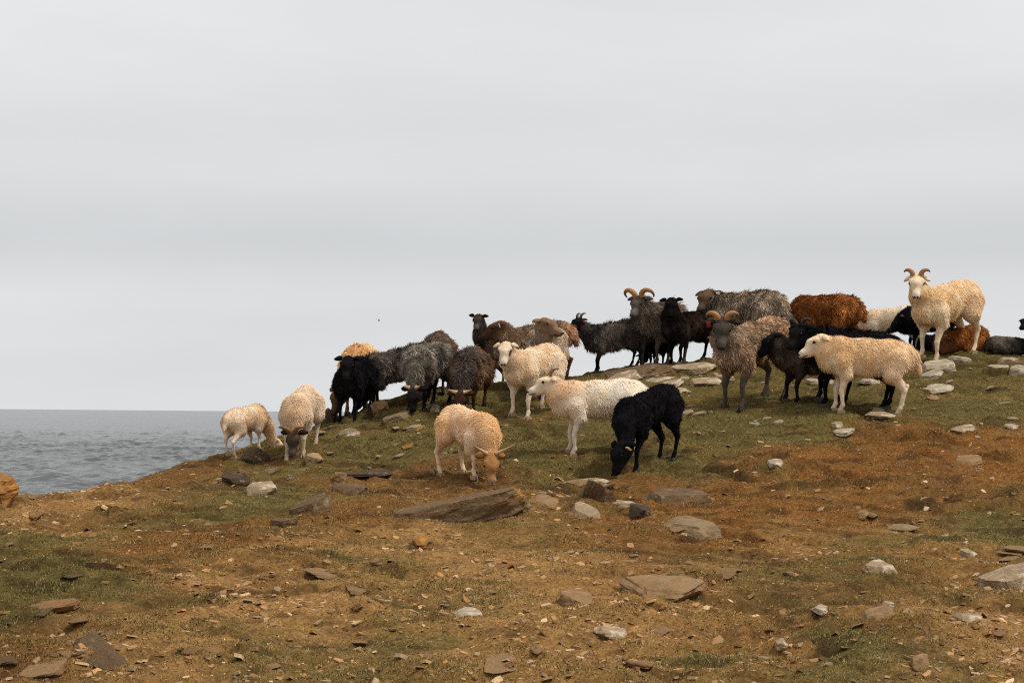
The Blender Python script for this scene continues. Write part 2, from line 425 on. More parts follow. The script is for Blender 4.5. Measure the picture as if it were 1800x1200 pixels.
# ------------------------------------------------------------------ sea
SEA = -9.0
uu = np.concatenate([np.linspace(-5200, -180, 16), np.arange(-160, 640, 3.9), np.linspace(660, 5200, 18)])
ang = np.arctan((uu - 900) / FPX)
rr = [40.0]
while rr[-1] < 7000:
    r0 = rr[-1]; rr.append(r0 + (10 if r0 < 190 else (0.75 + 0.0012 * (r0 - 190)) * max(1.0, r0 / 500) ** 1.6))
while rr[-1] < 70000: rr.append(rr[-1] * 1.09)
rr = np.array(rr)
AA, RR = np.meshgrid(ang, rr, indexing='ij')
sx = (RR * np.sin(AA)).ravel(); sy = (RR * np.cos(AA)).ravel(); sh = np.zeros_like(sx)
for i in range(60):
    lam = 1.3 * (6.0 ** rng.random()); th = R(-100) + rng.normal(0, 0.75); k = 2 * math.pi / lam
    a = 0.0125 * lam ** 0.8
    ph = k * (sx * math.cos(th) + sy * math.sin(th)) + rng.random() * 6.28
    s_ = 0.5 + 0.5 * np.sin(ph); sh += a * (2 * s_ ** 2.2 - 0.68)
env = np.clip(0.85 + 0.9 * n2(sx, sy, 0.05, 0.02, 301, 3), 0.25, 1.9)
rad = RR.ravel()
sh *= env * np.clip((rad - 60) / 120, 0, 1) * np.clip((7000 - rad) / 6500, 0, 1) ** .6
ii = np.arange(len(ang) * len(rr)).reshape(len(ang), len(rr))
q = np.stack([ii[:-1, :-1], ii[1:, :-1], ii[1:, 1:], ii[:-1, 1:]], -1).reshape(-1, 4)[:, ::-1]
m, t, b = mat_base('sea_water', 0.22, 0.5)
b.inputs['IOR'].default_value = 1.33
b.inputs['Base Color'].default_value = (0.075, 0.083, 0.080, 1)
b.inputs['Specular Tint'].default_value = (0.82, 0.86, 0.87, 1)
c = t.nodes.new('ShaderNodeTexCoord'); n1 = t.nodes.new('ShaderNodeTexNoise'); n1.inputs['Scale'].default_value = 1.4
n1.inputs['Detail'].default_value = 6; n1.inputs['Roughness'].default_value = 0.62
mp = t.nodes.new('ShaderNodeMapping'); mp.inputs['Scale'].default_value = (0.55, 1.0, 1.0)
bp = t.nodes.new('ShaderNodeBump'); bp.inputs['Strength'].default_value = 0.5; bp.inputs['Distance'].default_value = 0.4
t.links.new(c.outputs['Object'], mp.inputs[0]); t.links.new(mp.outputs[0], n1.inputs['Vector'])
t.links.new(n1.outputs[0], bp.inputs['Height']); t.links.new(bp.outputs[0], b.inputs['Normal'])
obj('sea', mesh_np('sea', np.stack([sx, sy, SEA + sh], 1), quads=q[:, ::-1]), m, kind='structure', label='grey choppy sea reaching the horizon')

# ------------------------------------------------------------------ sheep
def smin(a, b, k):
    h = np.clip(0.5 + 0.5 * (b - a) / k, 0, 1)
    return b + (a - b) * h - k * h * (1 - h)

class Field:
    """a smooth union of tapered limbs on a voxel grid; remembers which zone is nearest"""
    def __init__(self, lo, hi, vox):
        self.lo = np.array(lo, float); self.vox = vox
        self.n = np.ceil((np.array(hi) - self.lo) / vox).astype(int) + 1
        self.ax = [self.lo[i] + np.arange(self.n[i]) * vox for i in range(3)]
        self.F = np.full(self.n, 1.0, np.float32)
        self.Z = {}
    def cone(self, a, b, ra, rb, k=0.03, zone='body', sy=1.0):
        a = np.array(a, float); b = np.array(b, float); m = max(ra, rb) + max(k * 2, 0.03) + 0.05
        lo = np.minimum(a, b) - m; hi = np.maximum(a, b) + m
        sl = []
        for i in range(3):
            i0 = max(0, int((lo[i] - self.lo[i]) / self.vox)); i1 = min(self.n[i], int((hi[i] - self.lo[i]) / self.vox) + 2)
            if i1 <= i0: return
            sl.append(slice(i0, i1))
        X, Y, Zc = np.meshgrid(self.ax[0][sl[0]], self.ax[1][sl[1]], self.ax[2][sl[2]], indexing='ij')
        d = b - a; L2 = max(float(d @ d), 1e-9)
        t = np.clip(((X - a[0]) * d[0] + (Y - a[1]) * d[1] + (Zc - a[2]) * d[2]) / L2, 0, 1)
        f = np.sqrt((X - a[0] - t * d[0]) ** 2 + ((Y - a[1] - t * d[1]) / sy) ** 2 + (Zc - a[2] - t * d[2]) ** 2) - (ra + (rb - ra) * t)
        f = f.astype(np.float32); sl = tuple(sl)
        self.F[sl] = smin(self.F[sl], f, k)
        if zone not in self.Z: self.Z[zone] = np.full(self.n, 1.0, np.float32)
        self.Z[zone][sl] = np.minimum(self.Z[zone][sl], f)
    def surface(self):
        F = self.F; n = self.n; v = self.vox
        acc = np.zeros((*(n - 1), 3)); cnt = np.zeros(n - 1)
        cross = {}
        for axx in range(3):
            s0 = [slice(None)] * 3; s1 = [slice(None)] * 3
            s0[axx] = slice(0, -1); s1[axx] = slice(1, None)
            a = F[tuple(s0)]; b = F[tuple(s1)]
            c = (a < 0) != (b < 0); cross[axx] = (c, a < 0)
            idx = np.argwhere(c)
            t = a[c] / (a[c] - b[c]); p = idx.astype(float); p[:, axx] += t
            o1, o2 = [k for k in range(3) if k != axx]
            for d1 in (0, -1):
                for d2 in (0, -1):
                    j = idx.copy(); j[:, o1] += d1; j[:, o2] += d2
                    ok = ((j >= 0) & (j < n - 1)).all(1); j = j[ok]
                    np.add.at(acc, (j[:, 0], j[:, 1], j[:, 2]), p[ok]); np.add.at(cnt, (j[:, 0], j[:, 1], j[:, 2]), 1)
        ok = cnt > 0; vid = np.full(n - 1, -1); vid[ok] = np.arange(ok.sum())
        gpos = acc[ok] / cnt[ok][:, None]
        verts = self.lo + gpos * v
        quads = []
        for axx in range(3):
            c, ins = cross[axx]; idx = np.argwhere(c); inside = ins[c]
            o1, o2 = [(1, 2), (2, 0), (0, 1)][axx]
            good = (idx[:, o1] > 0) & (idx[:, o2] > 0) & (idx[:, o1] < n[o1] - 1) & (idx[:, o2] < n[o2] - 1)
            idx = idx[good]; inside = inside[good]
            cs = []
            for d1, d2 in ((-1, -1), (0, -1), (0, 0), (-1, 0)):
                j = idx.copy(); j[:, o1] += d1; j[:, o2] += d2; cs.append(vid[j[:, 0], j[:, 1], j[:, 2]])
            qd = np.stack(cs, 1); qd[~inside] = qd[~inside][:, ::-1]; quads.append(qd)
        quads = np.concatenate(quads)
        gi = np.clip(np.round(gpos).astype(int), 0, n - 1)
        zones = {k: z_[gi[:, 0], gi[:, 1], gi[:, 2]] for k, z_ in self.Z.items()}
        return verts, quads, zones

def vnormals(v, q):
    a, b, c, d = v[q[:, 0]], v[q[:, 1]], v[q[:, 2]], v[q[:, 3]]
    fn = np.cross(c - a, d - b); n = np.zeros_like(v)
    for k in range(4): np.add.at(n, q[:, k], fn)
    return norm(n), np.linalg.norm(fn, axis=1) * 0.5

def tube(path, radii, seg=8, rings=None, squash=1.0):
    path = np.array(path); vs_, qs = [], []
    T = norm(np.gradient(path, axis=0)); up = np.array([0.13, 0.31, 0.94])
    s = norm(np.cross(T[0], up)); fr = []
    for i in range(len(path)):
        s = norm(s - T[i] * (s @ T[i])); fr.append((s, np.cross(T[i], s)))
    for i, (p, r) in enumerate(zip(path, radii)):
        for k in range(seg):
            a = 2 * math.pi * k / seg
            vs_.append(p + r * (fr[i][0] * math.cos(a) + squash * fr[i][1] * math.sin(a)))
    for i in range(len(path) - 1):
        for k in range(seg):
            qs.append((i * seg + k, i * seg + (k + 1) % seg, (i + 1) * seg + (k + 1) % seg, (i + 1) * seg + k))
    tr = [((len(path) - 1) * seg, (len(path) - 1) * seg + k, (len(path) - 1) * seg + k + 1) for k in range(1, seg - 1)]
    tr += [(0, k + 1, k) for k in range(1, seg - 1)]
    return np.array(vs_), np.array(qs), np.array(tr)

def blob(r, seg=10, ring=7):
    v, q, t_ = [], [], []
    for i in range(ring + 1):
        th = math.pi * i / ring
        for k in range(seg):
            a = 2 * math.pi * k / seg
            v.append((r[0] * math.sin(th) * math.cos(a), r[1] * math.sin(th) * math.sin(a), r[2] * math.cos(th)))
    for i in range(ring):
        for k in range(seg):
            q.append((i * seg + k, (i + 1) * seg + k, (i + 1) * seg + (k + 1) % seg, i * seg + (k + 1) % seg))
    return np.array(v), np.array(q)

C = {  # fleece colours: main, second, neck, head, muzzle, leg, rump
    'cream': dict(a=(.85, .71, .53), b=(.70, .48, .28), neck=(.64, .40, .20), head=(.74, .58, .40), muz=(.78, .65, .50), leg=(.76, .60, .44), rump=(.80, .60, .40)),
    'white': dict(a=(.88, .77, .62), b=(.80, .62, .42), neck=(.62, .32, .115), head=(.78, .60, .40), muz=(.82, .70, .55), leg=(.78, .64, .49), rump=(.88, .76, .60)),
    'tan': dict(a=(.87, .68, .47), b=(.72, .44, .22), neck=(.58, .31, .125), head=(.36, .165, .055), muz=(.44, .24, .11), leg=(.80, .58, .38), rump=(.72, .42, .18)),
    'sand': dict(a=(.85, .66, .43), b=(.72, .46, .23), neck=(.60, .34, .14), head=(.80, .60, .38), muz=(.82, .68, .50), leg=(.82, .64, .44), rump=(.74, .50, .28)),
    'creamdark': dict(a=(.78, .62, .45), b=(.66, .49, .33), neck=(.48, .28, .14), head=(.030, .017, .011), muz=(.11, .085, .066), leg=(.62, .50, .38), rump=(.72, .54, .36)),
    'orange': dict(a=(.62, .33, .12), b=(.74, .50, .27), neck=(.45, .2, .07), head=(.12, .06, .03), muz=(.10, .05, .03), leg=(.30, .14, .06), rump=(.70, .42, .18)),
    'black': dict(a=(0.0080, 0.0075, 0.0087), b=(0.0116, 0.0101, 0.0104), neck=(0.0080, 0.0075, 0.0087), head=(0.0080, 0.0075, 0.0087), muz=(0.0130, 0.0116, 0.0116), leg=(0.0075, 0.0072, 0.0084), rump=(0.0080, 0.0075, 0.0087)),
    'brownblack': dict(a=(0.0102, 0.0072, 0.0060), b=(0.0315, 0.0198, 0.0144), neck=(0.0060, 0.0050, 0.0045), head=(0.0070, 0.0055, 0.0050), muz=(0.0080, 0.0065, 0.0060), leg=(0.0050, 0.0045, 0.0045), rump=(0.0120, 0.0084, 0.0066)),
    'charcoal': dict(a=(0.0520, 0.0457, 0.0417), b=(0.1921, 0.1500, 0.1134), neck=(0.0193, 0.0165, 0.0154), head=(0.0099, 0.0083, 0.0077), muz=(0.0110, 0.0094, 0.0083), leg=(0.0088, 0.0077, 0.0072), rump=(0.0649, 0.0520, 0.0441)),
    'grizzle': dict(a=(0.0605, 0.0521, 0.0427), b=(0.2590, 0.2158, 0.1672), neck=(0.1240, 0.1054, 0.0806), head=(0.0124, 0.0099, 0.0093), muz=(0.0186, 0.0149, 0.0136), leg=(0.0112, 0.0093, 0.0087), rump=(0.0650, 0.0558, 0.0511)),
    'brown': dict(a=(0.1711, 0.0963, 0.0535), b=(0.0742, 0.0524, 0.0435), neck=(0.0620, 0.0527, 0.0465), head=(0.0558, 0.0260, 0.0124), muz=(0.0310, 0.0186, 0.0124), leg=(0.0527, 0.0279, 0.0155), rump=(0.1818, 0.0983, 0.0514)),
    'darkbrown': dict(a=(0.1053, 0.0644, 0.0421), b=(0.1822, 0.1194, 0.0786), neck=(0.0165, 0.0121, 0.0099), head=(0.0099, 0.0077, 0.0072), muz=(0.1300, 0.1050, 0.0850), leg=(0.0770, 0.0550, 0.0396), rump=(0.1115, 0.0683, 0.0421)),
    'moorit': dict(a=(0.3032, 0.2274, 0.1633), b=(0.1685, 0.1067, 0.0674), neck=(.135, .066, .030), head=(.10, .046, .021), muz=(0.0432, 0.0230, 0.0144), leg=(0.1224, 0.0446, 0.0173), rump=(0.3032, 0.1458, 0.0700)),
    'fawn': dict(a=(.52, .41, .30), b=(.42, .30, .20), neck=(0.0840, 0.0520, 0.0360), head=(.22, .125, .066), muz=(.24, .15, .09), leg=(0.1600, 0.1040, 0.0720), rump=(0.3312, 0.2208, 0.1435)),
    'ramgrey': dict(a=(0.2197, 0.1486, 0.0983), b=(0.1221, 0.1005, 0.0861), neck=(0.0561, 0.0462, 0.0396), head=(.085, .068, .052), muz=(.15, .13, .11), leg=(0.0850, 0.0640, 0.0480), rump=(0.2197, 0.1550, 0.1034)),
    'greybrown': dict(a=(0.3589, 0.2661, 0.1856), b=(0.2254, 0.1618, 0.1114), neck=(0.0422, 0.0286, 0.0204), head=(.135, .076, .040), muz=(0.0816, 0.0578, 0.0449), leg=(0.0748, 0.0544, 0.0408), rump=(0.4455, 0.3341, 0.2352)),
    'clay': dict(a=(.40, .25, .145), b=(.24, .155, .095), neck=(.19, .14, .10), head=(0.0500, 0.0380, 0.0290), muz=(0.0950, 0.0780, 0.0620), leg=(0.0850, 0.0640, 0.0480), rump=(.36, .21, .11)),
    'rust': dict(a=(0.2921, 0.1033, 0.0281), b=(0.1763, 0.0570, 0.0175), neck=(0.1512, 0.0540, 0.0173), head=(0.1584, 0.0648, 0.0252), muz=(0.1440, 0.0720, 0.0360), leg=(0.0864, 0.0360, 0.0144), rump=(0.3032, 0.1123, 0.0316)),
    'blackgrey': dict(a=(.085, .060, .042), b=(.13, .092, .062), neck=(.030, .024, .020), head=(.0075, .007, .0075), muz=(.008, .0075, .008), leg=(.012, .010, .010), rump=(.05, .04, .032)),
}
HORNCOL = {'amber': ((.42, .20, .065), (.20, .10, .05)), 'dark': ((.035, .03, .028), (.02, .018, .017)), 'brown': ((.26, .11, .04), (.08, .04, .02)),
           'bone': ((.58, .40, .22), (.40, .25, .13)), 'black': ((.016, .015, .015), (.012, .012, .012))}

HOOVES = []
def sheep(label, u, v, yaw, col, s=1.0, head=None, hyaw=None, hpitch=-12, hoff=None, D=None, horn=None, horncol='amber', wool=1.0, lie=False,
          graze=False, tag=None, tagside=1, stance=(0, 0, 0, 0), group=None, vox=0.0135, seed=None, eyepatch=None, dens=1.0, hscale=1.0, nosedark=True, legcol=None, roll=0, neckdip=0.0, ears=(0, 0), fat=1.0, top=None, mane=1.0, earlen=1.0, cheek=None):
    seed = abs(hash_(label)) % 9973 if seed is None else seed
    rg = np.random.default_rng(seed)
    if D is None:
        P = hit(u, v, crest=True, smooth=True); P[2] = H1(P[0], P[1])
    else:
        d = ray(u, v); P = np.array([d[0] * D, D, H1(d[0] * D, D)])
    if top is not None:             # size from the height of the back above the feet
        zt = (ray(u, top) * P[1])[2]; s = (zt - P[2]) / ((.700 - (.31 if lie else 0)) * (1 + .022 * wool))
    yw = R(yaw); cy, sy_ = math.cos(yw), math.sin(yw)
    def gz(lx, ly):                 # ground height under a local point
        return H1(P[0] + cy * lx - sy_ * ly, P[1] + sy_ * lx + cy * ly) - P[2]
    def toloc(W):
        d = np.array(W) - P; return np.array([cy * d[0] + sy_ * d[1], -sy_ * d[0] + cy * d[1], d[2]])
    pal = C[col]
    gf = gz(.26 * s, 0) if not lie else 0; gh = gz(-.30 * s, 0) if not lie else 0
    if lie: gf, gh = gz(.26 * s, 0) - 0.31 * s, gz(-.30 * s, 0) - 0.31 * s
    def B(x_, y_, z_):              # a point of the trunk, which follows the slope
        t = (x_ + .30) / .56; return np.array([x_ * s, y_ * s, z_ * s + gh + (gf - gh) * t])
    # head
    hy = R((hyaw if hyaw is not None else yaw) - yaw); hp = R(hpitch)
    f_ = np.array([math.cos(hy) * math.cos(hp), math.sin(hy) * math.cos(hp), math.sin(hp)])
    l_ = norm(np.cross([0, 0, 1.0], f_)); u_ = np.cross(f_, l_)
    if roll:
        cr_, sr_ = math.cos(R(roll)), math.sin(R(roll)); l_, u_ = l_ * cr_ + u_ * sr_, u_ * cr_ - l_ * sr_
    if head is not None:
        reach = (hoff if hoff is not None else (.50 if not graze else .62)) * s
        Dh = P[1] + reach * math.sin(yw); hc = toloc(ray(*head) * Dh)
    else:
        hc = B(.62, 0, .20) if graze else B(.50, 0, .86)
    hs = s * hscale * 1.13
    def HP(a, b_, c_): return hc + (f_ * a + l_ * b_ + u_ * c_) * hs
    # extents of the grid
    feet = []
    for i, (lx, ly) in enumerate(((.255, .095), (.255, -.095), (-.315, .105), (-.315, -.105))):
        fx = (lx + stance[i]) * s; feet.append(np.array([fx, ly * s, gz(fx, ly * s)]))
    pts = np.array([B(-.52, -.26, .75), B(.50, .26, .78), hc - .26 * hs, hc + .26 * hs] + ([] if lie else [f - np.array([.1, .05, .03]) for f in feet] + [f + .1 for f in feet]) + ([B(0, 0, .20)] if lie else []))
    fld = Field(pts.min(0) - .05, pts.max(0) + .05, vox)
    W = .025 * (wool - 1)
    y_ = 0.80 * fat
    fld.cone(B(-.33, 0, .550), B(-.22, 0, .540), .145 * s + W, .162 * s + W, .05, 'rump', y_)
    fld.cone(B(-.22, 0, .540), B(.02, 0, .520), .165 * s + W, .174 * s * (0.5 + 0.5 * fat) + W, .05, 'body', y_)
    fld.cone(B(.02, 0, .520), B(.25, 0, .525), .174 * s + W, .165 * s + W, .05, 'body', y_)
    fld.cone(B(.24, 0, .50), B(.345, 0, .475), .165 * s + W, .115 * s + W, .06, 'body', .95)
    # neck
    n0 = B(.27, 0, .555); nb = HP(-.03, 0, -.03); mid = n0 * .5 + nb * .5
    if graze: mid = mid + np.array([.05, 0, .045 + neckdip]) * s
    else: mid = mid + np.array([.035, 0, -.035 + neckdip]) * s
    fld.cone(n0, mid, .145 * s + W, .100 * s * mane + W * .8, .05, 'neck'); fld.cone(mid, nb, .100 * s * mane + W * .8, .070 * s * (.5 + .5 * mane) + W * .3, .04, 'neck')
    # tail
    fld.cone(B(-.455, 0, .58), B(-.495, 0, .43), .042 * s, .032 * s, .03, 'rump')
    # head
    fld.cone(HP(0, 0, 0), HP(.08, 0, .008), .063 * hs, .050 * hs, .02, 'head')
    fld.cone(HP(.06, 0, -.008), HP(.175, 0, -.034), .048 * hs, .030 * hs, .02, 'muz')
    fld.cone(HP(-.01, 0, -.045), HP(.155, 0, -.055), .046 * hs, .024 * hs, .02, 'head')
    fld.cone(HP(.176, 0, -.034), HP(.190, 0, -.040), .032 * hs, .027 * hs, .012, 'muz')
    for e in (1, -1):
        fld.cone(HP(.005, .030 * e, -.040), HP(.045, .026 * e, -.048), .036 * hs, .028 * hs, .012, 'head')
        fld.cone(HP(.050, .044 * e, .026), HP(.072, .040 * e, .022), .026 * hs, .022 * hs, .015, 'head')
    # legs
    if not lie:
        for i in range(4):
            e = 1 if i % 2 == 0 else -1; F = feet[i]; fx, fy, fz = F
            if i < 2:
                sh = B(.25, .10 * e, .46); el = B(.205 + stance[i] * .25, .105 * e, .345)
                kn = np.array([el[0] * .35 + fx * .65 + .018 * s, fy * 1.0, fz + .205 * s]); pa = np.array([fx - .006 * s, fy, fz + .075 * s])
                fld.cone(sh, el, .098 * s + W * .6, .066 * s + W * .4, .04, 'body'); fld.cone(el, kn, .046 * s + W * .3, .0245 * s, .02, 'leg')
                fld.cone(kn, pa, .0240 * s, .0160 * s, .012, 'leg'); fld.cone(pa, pa, .0215 * s, .0215 * s, .01, 'leg'); fld.cone(pa, np.array([fx + .018 * s, fy, fz + .03 * s]), .0205 * s, .0235 * s, .012, 'leg')
            else:
                hp_ = B(-.27, .09 * e, .50); st_ = B(-.235 + stance[i] * .3, .125 * e, .385)
                hk = np.array([fx - .055 * s, fy * 1.05, fz + .235 * s]); pa = np.array([fx - .018 * s, fy, fz + .075 * s])
                fld.cone(hp_, st_, .125 * s + W * .6, .092 * s + W * .6, .04, 'rump'); fld.cone(st_, hk, .070 * s + W * .5, .0255 * s, .025, 'leg')
                fld.cone(hk, pa, .0245 * s, .0165 * s, .012, 'leg'); fld.cone(pa, pa, .0215 * s, .0215 * s, .01, 'leg'); fld.cone(hk, hk + np.array([-.02, 0, .02]) * s, .025 * s, .017 * s, .01, 'leg'); fld.cone(pa, np.array([fx + .010 * s, fy, fz + .03 * s]), .0205 * s, .0235 * s, .012, 'leg')
    else:
        for e in (1, -1):
            fld.cone(B(.22, .13 * e, .40), B(.38, .12 * e, .355), .07 * s, .04 * s, .03, 'leg')
            fld.cone(B(-.25, .16 * e, .42), B(-.02, .19 * e, .36), .11 * s, .05 * s, .04, 'rump')
    verts, quads, zones = fld.surface()
    nrm, area = vnormals(verts, quads)
    # zone colours, softly blended
    keys = list(zones); zd = np.stack([zones[k] for k in keys], 1); w = np.exp(-(zd - zd.min(1, keepdims=True)) / .022); w /= w.sum(1, keepdims=True)
    zw = {k: w[:, i] for i, k in enumerate(keys)}
    nA = fbm(verts * 5.5 + seed, 5, 3); nB = fbm(verts * 22 + seed, 9, 2)
    mixab = np.clip(.5 + 1.6 * nA + .9 * nB, 0, 1)[:, None]
    body = np.array(pal['a']) * (1 - mixab) + np.array(pal['b']) * mixab
    colr = body * (zw['body'])[:, None]
    for k, key in (('rump', 'rump'), ('neck', 'neck'), ('head', 'head'), ('muz', 'muz'), ('leg', 'leg')):
        if k not in zw: continue
        tgt = np.array(pal[key]) if not (key == 'leg' and legcol) else np.array(legcol)
        if k in ('rump', 'neck'): tgt = .72 * tgt + .28 * body
        colr = colr + zw[k][:, None] * tgt
    loc = (verts - hc) / hs; hf, hl, hu = loc @ f_, loc @ l_, loc @ u_
    if eyepatch:
        for e in (1, -1):
            d = np.sqrt((hf - .075) ** 2 + (hl - .055 * e) ** 2 + (hu - .0) ** 2); k_ = np.clip((.045 - d) / .012, 0, 1)[:, None]
            colr = colr * (1 - k_) + np.array(eyepatch) * k_
    if cheek:
        for e in (1, -1):
            d = np.sqrt((hf + .005) ** 2 + (hl - .055 * e) ** 2 + (hu + .045) ** 2); k_ = .7 * np.clip((.060 - d) / .045, 0, 1)[:, None]
            colr = colr * (1 - k_) + np.array(cheek) * k_
    if not lie and 'leg' in zw:                       # muddy lower legs
        hgt_ = verts[:, 2] - np.interp(verts[:, 0], [-.3 * s, .26 * s], [gh, gf]); k_ = (np.clip((.17 * s - hgt_) / (.15 * s), 0, 1) * np.clip(.55 + 1.2 * fbm(verts * 16 + seed, 23, 2), 0, 1))[:, None]
        colr = colr * (1 - .5 * k_) + np.array([.16, .10, .06]) * min(1, 1.6 * np.mean(pal['leg'])) * .5 * k_
    k_ = (np.clip((hf - .165) / .03, 0, 1) * zw['muz'] * .35)[:, None]; colr = colr * (1 - k_) + np.array([.45, .30, .24]) * min(1, 2 * np.mean(pal['muz'])) * k_
    colr = colr * (1 + .16 * nB)[:, None]
    root = obj('sheep', None, None, None, label=label, category='sheep', group=group or 'flock of sheep on the headland')
    root.location = P; root.rotation_euler = (0, 0, yw)
    obj('body', mesh_np('sheep_body', verts, quads=quads, col=np.clip(colr, .003, .95)), M_COAT, root)
    # fleece
    fur_w = zw['body'] + zw['rump'] + .8 * zw['neck'] + .16 * zw['head'] + zw.get('leg', 0) * .22
    hi_leg = np.clip((verts[:, 2] - np.minimum(gf, gh) - .20 * s) / (.16 * s), 0, 1) if not lie else np.ones(len(verts))
    fur_w = fur_w * np.where(zw.get('leg', np.zeros(len(verts))) > .4, hi_leg, 1)
    fq = fur_w[quads].mean(1); pr = area * (.15 + fq) * (fq > .10)
    nS = int(11800 * dens); fi = rg.choice(len(quads), nS, p=pr / pr.sum())
    a_, b_ = rg.random(nS), rg.random(nS); Q = quads[fi]
    def bil(arr):
        return (arr[Q[:, 0]] * ((1 - a_) * (1 - b_))[:, None] + arr[Q[:, 1]] * (a_ * (1 - b_))[:, None] + arr[Q[:, 2]] * (a_ * b_)[:, None] + arr[Q[:, 3]] * ((1 - a_) * b_)[:, None])
    p = bil(verts); n = norm(bil(nrm)); cc = bil(colr); fw = bil(fur_w[:, None])[:, 0]
    back = np.zeros((nS, 3)); back[:, 0] = -.55; back[:, 2] = -.75
    tan = norm(back - n * (back * n).sum(1, keepdims=True) + .15 * rg.normal(size=(nS, 3)))
    jit = np.stack([vnoise(p * 24 + k * 31 + seed, k + 3) for k in range(3)], 1) + .5 * np.stack([vnoise(p * 60 + k * 31 + seed, k + 13) for k in range(3)], 1)
    shag = min(1.6, .7 + .5 * wool)
    soft = .42 if np.mean(pal['a']) > .4 else 1.0
    d1 = norm((.55 if soft > .9 else .26) * n + (.75 if soft > .9 else .95) * tan + .38 * soft * shag * jit); d1 = norm(d1 + n * np.clip((.25 if soft > .9 else .16) - (d1 * n).sum(1, keepdims=True), 0, 1))
    d2 = norm(d1 + .55 * tan + np.array([0, 0, -.3]) + .3 * jit)
    ln = (.008 + (.021 if soft > .9 else .0155) * wool ** 2 * np.clip(fw, 0, 1)) * s * (.55 + .6 * rg.random(nS) + 1.1 * rg.random(nS) ** 6) * (1 + .6 * vnoise(p * 14 + seed, 77))
    wd = (.0030 + .0022 * rg.random(nS)) * s * (1 if vox < .015 else 1.3)
    sd = norm(np.cross(n, d1) + (.22 if soft > .9 else .07) * rg.normal(size=(nS, 3))) * wd[:, None]
    p0 = p - n * .006
    m1 = p + d1 * (ln * .5)[:, None]; tp = m1 + d2 * (ln * .5)[:, None]
    V = np.stack([p0 - sd, p0 + sd, m1 + sd * .8, m1 - sd * .8, tp], 1).reshape(-1, 3)
    base = np.arange(nS) * 5
    fq_ = np.stack([base, base + 1, base + 2, base + 3], 1); ft = np.stack([base + 3, base + 2, base + 4], 1)
    g = np.cross(sd * 2, m1 - p0); flip = (g * n).sum(1) < 0
    fq_[flip] = fq_[flip][:, ::-1]; ft[flip] = ft[flip][:, ::-1]
    lum = cc.mean(1); va = np.where(lum > .3, .20, 1.0)
    streak = vnoise(p * np.array([26, 26, 12]) + seed, 91) + .6 * vnoise(p * 9 + seed, 95)
    cv = cc * np.clip(np.exp(va * (.30 * rg.normal(size=nS) + .75 * streak)), .3, 3.2)[:, None]
    cv = np.clip(cv, .003, .93)
    sn = norm(n + (.52 if soft > .9 else .20) * jit)
    obj('fleece', mesh_np('fleece', V, quads=fq_, tris=ft, col=np.repeat(cv, 5, 0)), M_WOOL, root)
    hcol = np.array(pal['head']); frame = np.stack([f_, l_, u_], 1)
    # ears
    earo = {}
    for e in (1, -1):
        rows = 7; vv, qq = [], []
        lift = ears[0 if e == 1 else 1]
        ax_ = norm(np.array([-.22, 1.0 * e, .10 + lift])); wd_ = norm(np.cross(ax_, [.35, 0, 1.0])) * e
        th_ = np.cross(ax_, wd_)
        for r_ in range(rows):
            t = r_ / (rows - 1); wdt = .029 * math.sin(math.pi * (.16 + .80 * t)) ** .8 + .002
            c0 = np.array([-.012, .055 * e, .036]) + ax_ * (.088 * earlen * t) + np.array([0, 0, -.035 * t * t])
            for k, (a, bb) in enumerate(((-1, .012), (-.5, -.004), (0, -.010), (.5, -.004), (1, .012), (.5, .006), (0, .004), (-.5, .006))):
                vv.append(hc + frame @ ((c0 + wd_ * a * wdt + th_ * bb * e * (1 - .5 * t)) * hs))
        for r_ in range(rows - 1):
            for k in range(8): qq.append((r_ * 8 + k, r_ * 8 + (k + 1) % 8, (r_ + 1) * 8 + (k + 1) % 8, (r_ + 1) * 8 + k))
        vv = np.array(vv); ec = np.tile(hcol, (len(vv), 1)) * (1 + .1 * rg.normal(size=(len(vv), 1)))
        earo[e] = obj('ear', mesh_np('ear', vv, quads=np.array(qq), col=np.clip(ec, .004, .9)), M_COAT, root)
    # eyes, nose, mouth
    for e in (1, -1):
        bv, bq = blob((.0135 * hs, .010 * hs, .0125 * hs))
        obj('eye', mesh_np('eye', bv @ frame.T + HP(.073, .0585 * e, .020), quads=bq), M_EYE, root)
    nm = M_NOSEB if np.mean(pal['muz']) < .02 else (M_NOSE if nosedark else M_NOSEP)
    for e in (1, -1):
        bv, bq = blob((.010 * hs, .012 * hs, .008 * hs), 8, 5)
        obj('nostril', mesh_np('nostril', bv @ frame.T + HP(.214, .013 * e, -.030), quads=bq), nm, root)
    mv, mq, mt_ = tube([HP(.150, .034, -.058), HP(.188, .024, -.058), HP(.205, 0, -.056), HP(.188, -.024, -.058), HP(.150, -.034, -.058)], [.003 * hs, .0045 * hs, .0055 * hs, .0045 * hs, .003 * hs], 6)
    obj('mouth', mesh_np('mouth', mv, quads=mq, tris=mt_), nm, root)
